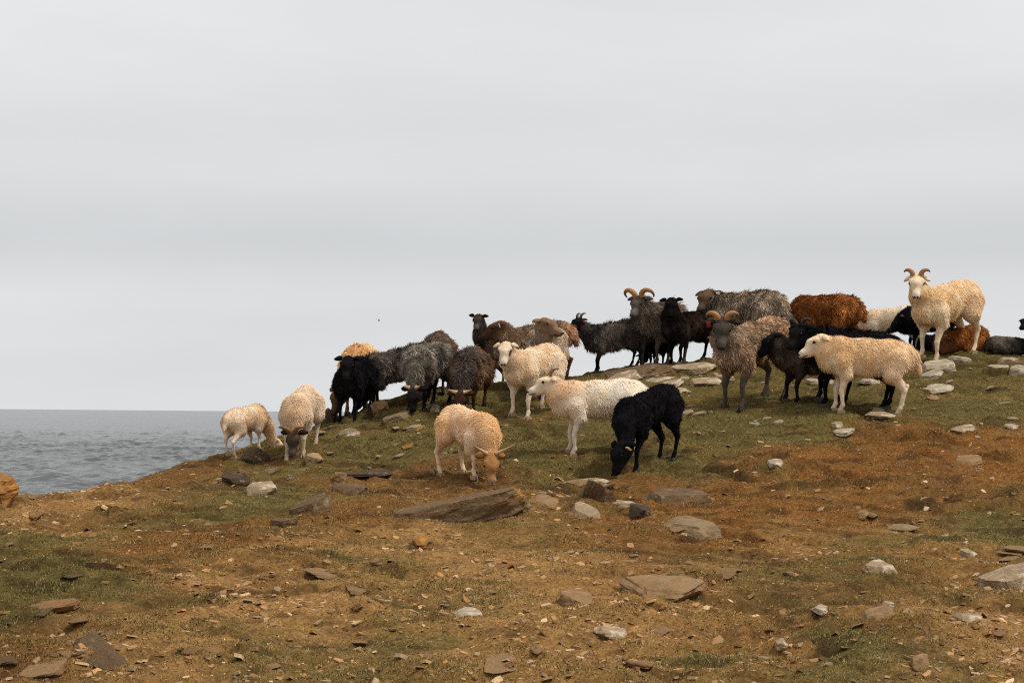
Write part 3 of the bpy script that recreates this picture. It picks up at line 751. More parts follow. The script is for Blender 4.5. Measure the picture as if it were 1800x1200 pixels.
    # horns
    if horn:
        kind, size = horn[0], horn[1]
        ca, cb = HORNCOL[horncol]
        for e in (1, -1):
            path, rad = [], []
            nseg = 26
            for i in range(nseg):
                t = i / (nseg - 1)
                if kind == 'curl':
                    a = R(horn[2]) * t; r0 = size * (1 - .22 * t)
                    q_ = np.array([-.012 - horn[3] * t, (.034 + r0 * (1 - math.cos(a))) * e, .050 + r0 * 1.0 * math.sin(a)])
                elif kind == 'spike':
                    q_ = np.array([-.02 + .02 * t, (.034 + size * .82 * t) * e, .050 + size * (.50 * t + .18 * t * t)]) + np.array([-.25 * size * t, 0, 0])
                elif kind == 'back':
                    a = R(horn[2]) * t; q_ = np.array([-.005 - size * (1 - math.cos(a)) * 1.1, (.032 + .35 * size * t) * e, .052 + size * math.sin(a)])
                else:   # flare: sideways, tips turning up
                    q_ = np.array([-.02 - .02 * t, (.03 + size * t) * e, .046 + size * (-.10 * math.sin(t * 3.0) + .30 * t * t)])
                path.append(HP(*q_))
                b0 = (horn[4] if len(horn) > 4 else .022)
                rad.append(hs * b0 * (1 - .80 * t ** 1.4) * (1 + .06 * math.sin(i * 2.4)))
            tv, tq, tt = tube(path, rad, 9)
            tcol = np.repeat(np.linspace(0, 1, nseg) ** 1.5, 9)[:, None]
            hc_ = np.array(ca) * (1 - tcol) + np.array(cb) * tcol
            obj('horn', mesh_np('horn', tv, quads=tq, tris=tt, col=hc_), M_HORN, root)
    if tag:
        bx = np.array([(x1, y1, z1) for x1 in (-.004, .004) for y1 in (-.014, .014) for z1 in (-.020, .020)]) * hs
        tq = np.array([(0, 1, 3, 2), (4, 6, 7, 5), (0, 4, 5, 1), (2, 3, 7, 6), (0, 2, 6, 4), (1, 5, 7, 3)])
        obj('ear_tag', mesh_np('ear_tag', bx @ frame.T + HP(.012, .098 * tagside, .020), quads=tq, smooth=False), M_TAG[tag], earo[tagside])
    # hooves
    if not lie:
        dark = sum(legcol or pal['leg']) < .8
        for F in feet:
            HOOVES.append((P[0] + cy * F[0] - sy_ * F[1], P[1] + sy_ * F[0] + cy * F[1]))
            hv, hq = [], []
            for tt_ in (1, -1):
                o = len(hv)
                for (xa, xb, hw, zz) in ((-.028, .046, .0155, -.012), (-.026, .048, .016, .006), (-.022, .034, .0145, .034)):
                    for cx, cyy in ((xa, -hw), (xb, -hw * .55), (xb, hw * .55), (xa, hw)):
                        hv.append(F + np.array([cx, (cyy + tt_ * .0175) * .86, zz]) * s)
                for l in range(2):
                    for k in range(4): hq.append((o + l * 4 + k, o + l * 4 + (k + 1) % 4, o + l * 4 + 4 + (k + 1) % 4, o + l * 4 + 4 + k))
                hq.append((o + 8, o + 9, o + 10, o + 11))
            obj('hoof', mesh_np('hoof', np.array(hv), quads=np.array(hq), smooth=False), M_HOOF if dark else M_HOOFP, root)
    return root

def hash_(s_):
    h = 5381
    for ch in s_: h = (h * 33 + ord(ch)) & 0x7fffffff
    return h

# yaw: 0 = facing right in the picture, 90 = away, 180 = left, 270 = towards the camera
# ---- left end of the flock
sheep('cream sheep seen from behind, grazing at the far left edge of the hill', 430, 796, 58, 'cream', hyaw=20, hpitch=-50, graze=True, stance=(.02, -.03, .05, -.05), top=714, head=(486, 778))
sheep('cream sheep with dark brown face and flared horns, grazing head-on at the left', 528, 796, 262, 'creamdark', head=(517, 765), hyaw=255, hpitch=-62, graze=True, horncol='brown', hoff=.55, top=683, horn=('curl', 0.08, 125, 0.02, 0.025))
sheep('tan sheep whose orange rump shows behind the leftmost black sheep', 634, 712, 264, 'orange', graze=True, head=(598, 690), hyaw=230, hpitch=-55, D=26.4, top=607, vox=.018, dens=.5)
sheep('solid black sheep standing at the left end of the group and facing the camera', 622, 729, 256, 'black', hyaw=262, ears=(.05, .05), fat=1.08, top=633, hscale=1.12, hpitch=-42, head=(612, 636))
sheep('charcoal sheep side-on with head hidden, behind the leftmost black sheep', 697, 704, 186, 'charcoal', head=(640, 690), graze=True, hyaw=190, hpitch=-50, wool=1.2, stance=(.03, -.03, 0, -.06), top=609)
sheep('brown sheep showing only its humped back behind the grizzled grazing one', 768, 700, 266, 'brown', graze=True, D=26.3, top=590, vox=.018, dens=.5)
sheep('grizzled grey sheep with short orange horns, grazing towards the camera', 752, 714, 243, 'grizzle', head=(728, 688), hyaw=252, hpitch=-66, graze=True, horn=('spike', .06), horncol='bone', wool=1.25, top=606)
sheep('shaggy brown sheep with dark head down, behind the tan grazing one', 826, 714, 259, 'brown', head=(810, 696), hyaw=260, hpitch=-66, graze=True, horn=('flare', .085), horncol='bone', wool=1.35, top=603)
# ---- middle
sheep('dark brown hornless sheep with pale muzzle and long raised neck', 872, 666, 236, 'darkbrown', head=(841, 560), hyaw=258, hoff=.46, ears=(.15, .5), wool=1.1, top=590, mane=1.2, hpitch=-36, D=27.0)
sheep('moorit brown sheep in profile facing left with rusty hind legs', 938, 662, 190, 'moorit', hyaw=184, hpitch=-20, tag='white', tagside=1, wool=1.15, stance=(0, .02, -.04, .06), top=571, hscale=1.1, mane=1.25, D=26.4, head=(880, 575))
sheep('fawn sheep with brown face turned to the right', 964, 668, 272, 'fawn', head=(957, 570), hyaw=322, hpitch=-14, wool=.9, hoff=.40, fat=.85, top=574, D=25.8)
sheep('charcoal shaggy sheep with black horned head, broadside on the skyline', 1080, 648, 178, 'charcoal', head=(1018, 566), hyaw=225, hpitch=-10, horn=('back', .06, 120), horncol='dark', wool=1.5, tag='red', tagside=1, ears=(.2, .1), hoff=.2, stance=(0, .03, -.04, .05), top=567, fat=1.1, mane=1.1)
sheep('black sheep mostly hidden behind the big-horned ram', 1146, 652, 100, 'black', graze=True, D=27.6, top=570, vox=.018, dens=.5)
sheep('white sheep with dark eye patches, standing and facing the camera', 938, 725, 237, 'cream', hyaw=262, eyepatch=(.16, .10, .06), ears=(-.1, -.1), wool=.95, top=607, earlen=0.75, hpitch=-38, head=(889, 612), mane=1.15, fat=0.92, hscale=0.97)
sheep('grey ram with big amber horns curling down, looking left', 1162, 637, 236, 'ramgrey', head=(1124, 530), hyaw=240, horncol='amber', wool=1.3, hoff=.42, top=537, mane=1.25, horn=('curl', 0.075, 205, 0.03, 0.03), hpitch=-34)
sheep('black hornless sheep beside the big-horned ram, facing the camera', 1214, 638, 216, 'brownblack', head=(1180, 532), hyaw=260, ears=(.25, .05), wool=1.0, hoff=.40, top=542, mane=1.2, hpitch=-36)
sheep('grey-brown shaggy sheep with brown face, tallest on the skyline in the middle', 1312, 630, 140, 'greybrown', wool=1.35, tag='white', tagside=1, ears=(-.1, -.1), D=27.3, top=512, head=(1246, 521), hoff=0.5, mane=1.15, hyaw=236, hscale=1.15, hpitch=-28)
sheep('clay-coloured ram with grey face and curled horns, red tag, facing the camera', 1322, 708, 226, 'clay', hyaw=262, tag='red', tagside=-1, hoff=.44, top=564, mane=1.2, earlen=0.9, hpitch=-42, head=(1270, 572), hscale=1.05, wool=1.0, fat=0.8, horncol='amber', horn=('curl', 0.05, 185, 0.03, 0.024))
# ---- right
sheep('rust brown woolly sheep with its small horned head low', 1449, 630, 146, 'rust', head=(1398, 566), hyaw=170, hpitch=-20, wool=1.1, horn=('back', .035, 120, 0, .012), horncol='dark', D=27.3, top=517, hoff=0.45)
sheep('black-faced dark sheep with pale cheek, in profile, left of the cream one', 1432, 706, 190, 'blackgrey', head=(1362, 596), hyaw=186, hpitch=-34, hoff=.5, stance=(-.02, .05, 0, 0), top=592, mane=1.2, hscale=1.1, cheek=(0.16, 0.11, 0.07), wool=1.0)
sheep('black horned sheep standing right behind the cream broadside one', 1498, 712, 178, 'black', head=(1408, 582), hyaw=225, hpitch=-32, horn=('curl', .05, 150, .03, .020), horncol='black', stance=(0, .03, .05, -.02), hoff=.3, top=572)
sheep('large cream hornless sheep broadside, facing left, nearest on the right', 1522, 723, 180, 'sand', head=(1444, 600), hyaw=188, hpitch=-22, stance=(-.02, .02, .03, -.02), wool=1.0, ears=(-.2, -.2), hoff=.3, top=588, hscale=1.05, earlen=0.8, mane=1.2)
sheep('white sheep showing only its back between the rust and black ones', 1566, 630, 160, 'white', graze=True, D=27.6, top=538, vox=.018, dens=.5)
sheep('black horned sheep reaching its head down behind the white horned ram', 1632, 622, 188, 'black', head=(1582, 568), hyaw=195, hpitch=-22, horn=('curl', .05, 190, .03, .018), horncol='brown', neckdip=.0, top=534, mane=1.6, hoff=0.5, D=27.4)
sheep('white ram with short amber horns standing tall at the top right', 1664, 619, 222, 'sand', hyaw=258, horncol='amber', ears=(-.3, -.3), stance=(.02, .0, .03, -.05), hoff=.42, top=500, D=27.0, earlen=0.65, hpitch=-34, head=(1612, 494), mane=1.1, horn=('curl', 0.048, 158, 0.03, 0.023), fat=0.95)
sheep('rust sheep lying down behind the legs of the white ram', 1688, 619, 200, 'rust', lie=True, head=(1660, 600), hyaw=200, hpitch=-30, horn=('curl', .035, 180, .02, .014), horncol='bone', top=580, D=27.4, vox=.018, dens=.5)
sheep('black sheep lying down behind the rust resting one', 1655, 618, 180, 'black', lie=True, head=(1630, 612), hyaw=180, hpitch=-20, top=588, D=27.9, vox=.018, dens=.5)
sheep('charcoal sheep lying down at the right edge of the hilltop', 1768, 622, 10, 'charcoal', lie=True, head=(1840, 590), hyaw=10, hpitch=-10, top=592, fat=1.25)
sheep('black sheep at the right picture edge showing only its ear', 1850, 624, 200, 'black', hyaw=230, hpitch=-15, D=27.2, head=(1806, 566), top=545, vox=.018, dens=.5)
# ---- nearest three
sheep('tan horned sheep grazing towards the camera in front of the others', 824, 841, 304, 'tan', head=(862, 806), hyaw=282, hpitch=-62, graze=True, horncol='bone', stance=(.04, -.02, .05, -.05), hoff=.55, wool=.9, nosedark=False, top=712, horn=('spike', 0.165, 0, 0, 0.016), hscale=1.08, earlen=0.8, fat=0.9)
sheep('white sheep with ginger neck and swept-back horns, in profile facing left', 1052, 800, 190, 'white', head=(969, 672), hyaw=186, hpitch=-14, horn=('back', .05, 120, 0, .014), horncol='brown', wool=.95, hoff=.3, top=668, earlen=0.7, mane=1.28)
sheep('jet black sheep grazing in front with its back arched', 1136, 818, 230, 'black', head=(1094, 788), hyaw=218, hpitch=-58, graze=True, tag='yellow', tagside=1, hoff=.62, stance=(.03, -.03, .02, -.03), wool=.8, top=682, hscale=1.1, fat=0.9)

# ------------------------------------------------------------------ rocks and stones
ROCKC = {'dark': (.135, .082, .040), 'grey': (.200, .135, .068), 'pale': (.29, .205, .118), 'white': (.33, .26, .175), 'ochre': (.26, .125, .040), 'tan': (.235, .138, .062), 'brown': (.118, .070, .033), 'umber': (.058, .036, .018)}
ROCKM = {'d': M_ROCKD, 'p': M_ROCKP, 'o': M_ROCKO}

def rock_mesh(seed, size, res=(14, 8, 6), planes=9, strata=3, fins=0, rough=.05, col=(.2, .17, .12), tip=None, taper=0.0, wedge=0.0):
    rg = np.random.default_rng(seed)
    V, Q, idx = [], [], {}
    n = res
    def add(i, j, k):
        key = (i, j, k)
        if key not in idx:
            idx[key] = len(V); V.append((2 * i / n[0] - 1, 2 * j / n[1] - 1, 2 * k / n[2] - 1))
        return idx[key]
    for i in range(n[0]):
        for j in range(n[1]):
            Q.append((add(i, j, n[2]), add(i + 1, j, n[2]), add(i + 1, j + 1, n[2]), add(i, j + 1, n[2])))
            Q.append((add(i, j, 0), add(i, j + 1, 0), add(i + 1, j + 1, 0), add(i + 1, j, 0)))
    for i in range(n[0]):
        for k in range(n[2]):
            Q.append((add(i, 0, k), add(i + 1, 0, k), add(i + 1, 0, k + 1), add(i, 0, k + 1)))
            Q.append((add(i, n[1], k), add(i, n[1], k + 1), add(i + 1, n[1], k + 1), add(i + 1, n[1], k)))
    for j in range(n[1]):
        for k in range(n[2]):
            Q.append((add(0, j, k), add(0, j, k + 1), add(0, j + 1, k + 1), add(0, j + 1, k)))
            Q.append((add(n[0], j, k), add(n[0], j + 1, k), add(n[0], j + 1, k + 1), add(n[0], j, k + 1)))
    V = np.array(V)
    for i in range(planes):                              # chop corners and ends with random planes
        a = rg.random() * 6.283; nn = norm(np.array([math.cos(a), math.sin(a), rg.normal(0, .28)]))
        d = .66 + .34 * rg.random(); e = V @ nn - d; V = V - np.clip(e, 0, None)[:, None] * nn
    nn = norm(np.array([rg.normal(0, .12), rg.normal(0, .12), 1])); e = V @ nn - .85; V = V - np.clip(e, 0, None)[:, None] * nn
    rr_ = np.linalg.norm(V, axis=1, keepdims=True); V = V * (1 - .14 * np.clip(rr_ - .95, 0, 1))   # weathered corners
    if strata:
        lv = np.floor((V[:, 2] + 1) * .5 * strata * 1.999 + .3 * vnoise(V * 1.4 + seed, 5)).astype(int) % 64
        off = rg.normal(0, .04, 64)[lv]; V[:, :2] *= (1 + off)[:, None]
    if fins:
        V[:, 1] += .16 * np.sign(V[:, 1]) * np.abs(np.sin(V[:, 0] * fins + .5 * V[:, 2])) ** .5 * (np.abs(V[:, 1]) > .6)
    V[:, :2] *= (1 - taper * (V[:, 2:3] * .5 + .5))
    V[:, 2] *= 1 - wedge * (V[:, 0] * .5 + .5)
    V += 1.25 * rough * np.stack([fbm(V * 3.1 + seed + k * 9, 3 + k, 3) for k in range(3)], 1)
    c = np.tile(np.array(col), (len(V), 1)) * (1 + .22 * fbm(V * 2.2 + seed, 17, 3))[:, None]
    if tip is not None:
        k = np.clip((V[:, 0] / V[:, 0].max() - tip[1] + .1 * vnoise(V * 6, 3)) / .1, 0, 1) * np.clip((V[:, 2] / V[:, 2].max() - .12) / .2, 0, 1)
        c = c * (1 - k[:, None]) + np.array(tip[0]) * k[:, None]
    return mesh_np('rock', V * np.array(size) * .5, quads=np.array(Q), smooth=False, col=np.clip(c, .01, .8))

def rock(u, v, w, h, dep, col='grey', mat='d', yaw=0, roll=0, pitch=3, label=None, name='rock', seed=None, cat='rock', sink=1.1, me=None, D=None, group=None, **kw):
    P = hit(u, v, crest=True)
    if D is not None:
        d = ray(u, v); P = np.array([d[0] * D, D, H1(d[0] * D, D)])
    m = P[1] / FPX; W, Hh = w * m, h * m * .70
    SKIRT.append((P[0], P[1], W, dep, yaw))
    dep = dep * 1.15
    seed = int(u * 7 + v * 13) if seed is None else seed
    e = .25; gxs = (H1(P[0] + e, P[1]) - H1(P[0] - e, P[1])) / (2 * e); gys = (H1(P[0], P[1] + e) - H1(P[0], P[1] - e)) / (2 * e)
    tot = Hh * (1 + sink)
    if me is None:
        kw.setdefault('col', ROCKC[col])
        me = rock_mesh(seed, (W, dep, tot), **kw); sc_ = (1, 1, 1)
    else: sc_ = (W, dep, tot)
    o = obj(name, me, ROCKM[mat])
    if label: o['label'] = label; o['category'] = cat
    if group: o['group'] = group
    nv = Vector((-gxs, -gys * .8, 1)).normalized()
    rot = nv.to_track_quat('Z', 'Y').to_matrix().to_4x4()
    base = Matrix.Rotation(R(yaw), 4, 'Z')
    al = Vector((0, 0, 1)).rotation_difference(nv).to_matrix().to_4x4()
    o.matrix_world = Matrix.Translation(Vector((P[0], P[1], P[2] + Hh * .5 - Hh * sink * .5))) @ al @ base @ Matrix.Rotation(R(-roll), 4, 'Y') @ Matrix.Rotation(R(pitch), 4, 'X') @ Matrix.Diagonal((*sc_, 1))
    return o

SKIRT = []
BIG = dict(res=(30, 10, 8), planes=9, strata=3, rough=.045, taper=.1)
MID = dict(res=(18, 9, 6), planes=10, strata=2, rough=.05, taper=.12)
rock(803, 914, 256, 56, .30, 'dark', 'd', yaw=8, roll=10, label='long dark log-like slab with orange lichen tip lying below the tan sheep', res=(44, 10, 12), planes=6, strata=4, rough=.075, taper=.12, tip=((.42, .20, .03), .80), sink=.5)
rock(1051, 880, 62, 42, .26, 'brown', 'd', roll=-6, label='stump-like block with upright splintered ridges right of the long dark slab', res=(26, 10, 10), planes=6, strata=0, fins=14, rough=.05)
rock(1030, 850, 112, 10, .30, 'tan', 'p', yaw=14, roll=9, label='thin pale plank of stone tilted up behind the stump-like block', **MID)
rock(1032, 908, 58, 20, .40, 'pale', 'd', label='flat square pale stone just below the stump-like block', pitch=18, **MID)
rock(955, 882, 58, 10, .45, 'tan', 'd', label='flat buff stone sunk in turf right of the long slab tip', **MID)
rock(1186, 882, 134, 28, .50, 'brown', 'd', yaw=8, roll=4, label='broad mossy brown slab below the grazing black sheep', **BIG)
rock(1092, 886, 60, 9, .25, 'pale', 'p', yaw=10, roll=5, label='thin pale ledge left of the broad mossy slab', **MID)
rock(1216, 940, 108, 18, .55, 'grey', 'd', yaw=10, roll=5, label='grey flat-topped slab with dark undercut below the mossy one', **BIG)
rock(1202, 922, 58, 8, .25, 'pale', 'd', roll=4, label='thin pale strip of stone above the grey flat-topped slab', **MID)
rock(1128, 905, 54, 26, .3, 'umber', 'd', label='dark crumbling earthy block in the rust grass', **MID)
rock(738, 960, 38, 25, .20, 'ochre', 'o', label='small orange rock standing alone under the long slab', sink=.2, **MID)
rock(1172, 1036, 150, 17, .55, 'tan', 'd', yaw=12, roll=5, label='wide buff slab with ragged shadowed underside in lower middle', **BIG)
rock(1778, 1030, 106, 44, .40, 'pale', 'p', yaw=12, roll=6, label='pale layered boulder cut by the right picture edge', **BIG)
rock(1440, 1080, 32, 16, .14, 'white', 'p', label='whitish brick-shaped stone in the lower right gravel', sink=.15, roll=-6, **MID)
rock(822, 1079, 66, 8, .45, 'white', 'p', label='flat whitish stone flush with gravel in the lower middle', **MID)
rock(1070, 1116, 74, 12, .25, 'pale', 'p', label='pale narrow slab near the bottom middle', **MID)
rock(1015, 1056, 72, 24, .35, 'tan', 'd', yaw=-20, roll=-16, label='tilted buff shale plate above the pale narrow slab', **MID)
rock(540, 900, 100, 28, .34, 'brown', 'd', yaw=24, roll=15, label='tilted brown slab propped like a ramp at left', **BIG)
rock(618, 868, 74, 24, .30, 'brown', 'd', yaw=6, label='squarish brown block under the thin dark slab', **MID)
rock(600, 842, 26, 16, .18, 'tan', 'd', label='small wedge stone propping the thin dark slab', **MID)
rock(648, 836, 82, 10, .30, 'umber', 'd', roll=-1, label='thin dark slab lying like a table on smaller stones', sink=-.3, **MID)
rock(452, 866, 70, 22, .40, 'pale', 'p', yaw=14, roll=10, label='pale cracked lichen-spotted rock left of the tilted slab', **MID)
rock(413, 848, 54, 20, .30, 'umber', 'd', label='dark mossy lump above the pale cracked rock', **MID)
rock(500, 921, 54, 16, .25, 'brown', 'd', label='low brown stone at the foot of the tilted slab', **MID)
rock(-2, 880, 84, 66, .40, 'ochre', 'o', label='orange lichen-covered boulder at the left picture edge before the sea', D=20.2, planes=10, res=(20, 12, 14), strata=3, rough=.09, sink=.2)
rock(452, 810, 54, 34, .34, 'umber', 'd', yaw=10, roll=28, label='dark overhanging rock beside the far left grazing sheep', **MID)
rock(552, 808, 40, 14, .24, 'pale', 'o', roll=-8, label='pale stone blotched with orange lichen by the horned grazing head', **MID)
rock(580, 738, 44, 28, .40, 'umber', 'd', yaw=14, roll=30, label='dark slab leaning on the skyline left of the black sheep', **MID)
rock(610, 766, 48, 15, .25, 'grey', 'p', roll=4, label='low dark-sided stone below the leftmost black sheep', **MID)
rock(700, 733, 60, 10, .30, 'grey', 'd', roll=6, label='grey ledge under the grizzled grazing head', **MID)
rock(668, 722, 36, 26, .3, 'brown', 'd', label='brown rubble mound behind the hooves of the charcoal sheep', **MID)
rock(766, 724, 26, 11, .2, 'pale', 'p', roll=-12, label='pale slanting stone by the grizzled sheep hooves', **MID)
rock(728, 756, 30, 12, .22, 'pale', 'o', roll=-3, label='pointed yellow-lichened stone below the grizzled sheep', **MID)
rock(760, 836, 10, 6, .1, 'grey', 'd', label='tiny grey stone under the tan sheep hind hoof', **MID)
rock(1120, 653, 165, 11, .9, 'brown', 'd', yaw=8, roll=0, label='long dark mossy outcrop on the skyline under the big-horned ram', res=(36, 12, 9), planes=12, strata=2, rough=.13, taper=.45)
rock(1100, 668, 84, 12, .35, 'pale', 'p', roll=4, label='pale outcrop ledge below the skyline outcrop, left piece', **MID)
for (u_, v_, w_, h_, r_, lb) in [(1150, 672, 90, 7, 10, 'upper pale strip of the slanting outcrop behind the black grazing sheep'), (1168, 682, 84, 6, 11, 'lower pale strip of the slanting outcrop behind the black grazing sheep'),
        (1225, 654, 100, 9, 7, 'long pale ledge rising to the clay ram on the skyline'), (1240, 676, 66, 10, 5, 'speckled pale flat rock left of the clay ram legs'), (1190, 690, 60, 7, 8, 'small pale strip under the slanting outcrop'),
        (1270, 668, 44, 14, 0, 'pale rough stone against the clay ram chest')]:
    rock(u_, v_, w_, h_, .30, 'pale', 'p', yaw=r_, roll=r_, label=lb, **MID)
for (u_, v_, w_, h_, c_, lb) in [(1652, 650, 82, 17, 'white', 'largest pale boulder below the white ram at top right'), (1687, 637, 50, 12, 'white', 'flat whitish stone under the white ram hind feet'), (1640, 660, 50, 9, 'white', 'low pale stone under the largest pale boulder'),
        (1640, 687, 86, 6, 'white', 'long flat pale stone behind the rump of the large cream sheep'), (1642, 703, 36, 10, 'tan', 'pointed buff rock right of the large cream sheep rump'), (1752, 648, 46, 9, 'white', 'pale bar-shaped stone under the charcoal resting sheep'),
        (1790, 654, 40, 18, 'white', 'pale rock pair at right edge under the resting sheep'), (1772, 636, 44, 12, 'pale', 'jumbled pale stones just below the charcoal resting sheep'), (1428, 676, 26, 14, 'white', 'upright pale stone behind the dark sheep legs'),
        (1454, 676, 24, 13, 'white', 'rounded pale stone between the dark and cream sheep'), (1528, 674, 40, 7, 'white', 'flat pale stone seen under the large cream sheep belly'), (1548, 733, 66, 8, 'pale', 'thin pale slab under the hind hooves of the large cream sheep'),
        (1470, 750, 26, 11, 'pale', 'small pointed stone below the large cream sheep forefeet'), (1484, 764, 40, 5, 'white', 'flat white stone below the small pointed one'), (1694, 758, 56, 10, 'pale', 'pale tilted slab in a brown tussock at right'),
        (1778, 753, 30, 8, 'white', 'small white flat stone near the right edge'), (1702, 815, 56, 12, 'tan', 'buff flat stone in the rust grass at right'), (1362, 817, 34, 8, 'white', 'small white slanting stone in the rust grass'),
        (1516, 904, 32, 8, 'tan', 'little brown tile-like stone in the rust grass'), (1580, 932, 60, 8, 'grey', 'grey flat stone flush with the rust grass'), (1546, 1001, 64, 14, 'pale', 'pale hump of stone in the right foreground turf'),
        (1702, 976, 32, 11, 'pale', 'smooth pale stone by the green patch at right'), (1618, 1165, 36, 18, 'tan', 'pointed brown stone near the bottom right'), (1375, 1137, 24, 10, 'pale', 'rounded pebble-like pale stone at lower right'),
        (1560, 1066, 22, 14, 'pale', 'small squarish pale stone above the pale shale heap'), (1540, 1090, 66, 14, 'tan', 'flat buff piece of the pale shale heap at lower right'), (1700, 1088, 60, 12, 'pale', 'pale slab beside the gravel at lower right')]:
    rock(u_, v_, w_, h_, .12 + .0022 * w_, c_, 'p' if c_ in ('white', 'pale') else 'd', yaw=rng.normal(0, 12), roll=rng.normal(2, 4), label=lb, **MID)

# small stones set in the turf: pieces of the hillside
protos = [rock_mesh(900 + i, (1, 1, 1), res=(9, 6, 4), planes=10, strata=1, rough=.06, col=c_, taper=.15) for i, c_ in enumerate([ROCKC['pale'], ROCKC['white'], ROCKC['grey'], ROCKC['tan'], ROCKC['ochre'], ROCKC['pale'], ROCKC['brown'], ROCKC['tan'], (.22, .115, .045)])]
def scatter(n, u0, u1, v0, v1, wlo, whi, kinds):
    for _ in range(n):
        u_ = rng.uniform(u0, u1); v_ = rng.uniform(v0, v1)
        if hit(u_, v_) is None: continue
        w_ = wlo * (whi / wlo) ** (rng.random() ** 1.6); k = kinds[rng.integers(len(kinds))]
        o = rock(u_, v_, w_, max(2.6, w_ * rng.uniform(.06, .17)), w_ * 20 / FPX * rng.uniform(.7, 1.5), mat='p' if k in (0, 1, 5) else ('o' if k == 4 else 'd'), yaw=rng.uniform(-40, 40), roll=rng.normal(4, 8), me=protos[k], name='stone')
        m_ = o.matrix_world.copy(); o.parent = ground; o.matrix_world = m_
scatter(40, 540, 900, 735, 850, 7, 36, [0, 1, 2, 3, 5, 4, 6])
scatter(28, 1040, 1360, 655, 770, 7, 34, [0, 1, 1, 5])
scatter(30, 1340, 1800, 640, 770, 7, 32, [0, 1, 5, 5, 2])
scatter(30, 0, 500, 860, 1190, 8, 36, [3, 3, 8, 4, 6])
scatter(46, 480, 1800, 900, 1195, 8, 36, [3, 3, 8, 3, 2, 7, 6, 0])
scatter(16, 380, 560, 800, 850, 8, 30, [0, 2, 3])
scatter(16, 500, 1800, 960, 1190, 26, 70, [3, 7, 3, 8])
scatter(12, 0, 480, 900, 1190, 26, 90, [8, 8, 7, 6])

# ------------------------------------------------------------------ shale flakes
def sample_ground(n, d0=12.4, d1=28.2, pw=1.0):
    yv = d0 + (d1 - d0) * rng.random(n) ** pw
    xv = (rng.random(n) * 2 - 1) * (yv * 960 / FPX + .35)
    return xv, yv
def thin(xv, yv, wts):
    keep = rng.random(len(xv)) < wts; return xv[keep], yv[keep]
xf, yf = sample_ground(190000, pw=1.25); cvf = on_ground(xf, yf)[1]
den = (cvf @ np.array([.03, .06, .30, .85])) * np.clip(.45 + 1.1 * n2(xf, yf, 1.6, 1.1, 401, 3), .03, 1.2) * .60
keep = rng.random(len(xf)) < den; xf, yf, cvf = xf[keep], yf[keep], cvf[keep]
nf = len(xf); zf = on_ground(xf, yf)[0]
ln = .0075 * (5.5 ** (rng.random(nf) ** 2.3)); a = rng.random(nf) * 6.283
wdt = ln * rng.uniform(.45, .95, nf); th = ln * rng.uniform(.10, .32, nf)
ex = np.stack([np.cos(a), np.sin(a), rng.normal(.05, .28, nf)], 1); ey = np.stack([-np.sin(a), np.cos(a), rng.normal(.12, .28, nf)], 1)
ez = norm(np.cross(ex, ey)); ctr = np.stack([xf, yf, zf - th * .25], 1)
corner = []
for (sx_, sy__) in ((-1, -.7), (.1, -1), (1, -.3), (.6, .9), (-.7, .8)):
    jx = sx_ + rng.normal(0, .18, nf); jy = sy__ + rng.normal(0, .18, nf)
    corner.append(ctr + ex * (jx * ln)[:, None] + ey * (jy * wdt)[:, None])
top_ = [c_ * 1 + ez * th[:, None] - ex * 0 for c_ in corner]; bot_ = [c_ - ez * (th * 1.2)[:, None] for c_ in corner]
V = np.stack(top_ + bot_, 1).reshape(-1, 3); b0 = np.arange(nf) * 10
tr = np.concatenate([np.stack([b0, b0 + 1, b0 + 2], 1), np.stack([b0, b0 + 2, b0 + 3], 1), np.stack([b0, b0 + 3, b0 + 4], 1)])
qd = np.concatenate([np.stack([b0 + k, b0 + 5 + k, b0 + 5 + (k + 1) % 5, b0 + (k + 1) % 5], 1) for k in range(5)])
pal = np.array([[.34, .19, .08], [.40, .27, .15], [.26, .14, .06], [.37, .27, .17], [.17, .10, .05], [.36, .17, .05]])
fc = pal[rng.choice(6, nf, p=[.28, .24, .18, .12, .10, .08])] * np.exp(rng.normal(-.08, .35, (nf, 1)))
fc = fc * .80 + (cvf @ CC) * .40
obj('shale_gravel', mesh_np('shale_gravel', V, quads=qd, tris=tr, smooth=False, col=np.repeat(fc, 10, 0)), M_FLAKE, kind='stuff', label='loose ochre shale flakes strewn over the bare slope', category='gravel')
print('flakes', nf)

# ------------------------------------------------------------------ grass
xg, yg = sample_ground(760000, d1=28.0, pw=1.15); _, cvg, scg = on_ground(xg, yg)
cl = n2(xg, yg, 8, 6, 501, 2); cl2 = n2(xg, yg, 2.2, 1.5, 511, 2)
peatg = np.clip((n2(xg + .4 * yg, yg, 3.2, 5.5, 221, 3) - .18) / .12, 0, 1)
den = (1 - .72 * peatg) * (1 - .85 * np.clip(scg, 0, 1)) * (cvg @ np.array([.95, .92, .82, .60])) * np.clip(.66 + .9 * cl + .45 * cl2, .04, 1.0)
keep = rng.random(len(xg)) < den; xg, yg, cvg, cl = xg[keep], yg[keep], cvg[keep], cl[keep]
hgt = (.009 + .011 * rng.random(len(xg)) + .012 * np.clip(cl, 0, 1)) * (cvg @ np.array([1, 1.05, .9, .85]))
dk = np.ones(len(xg))
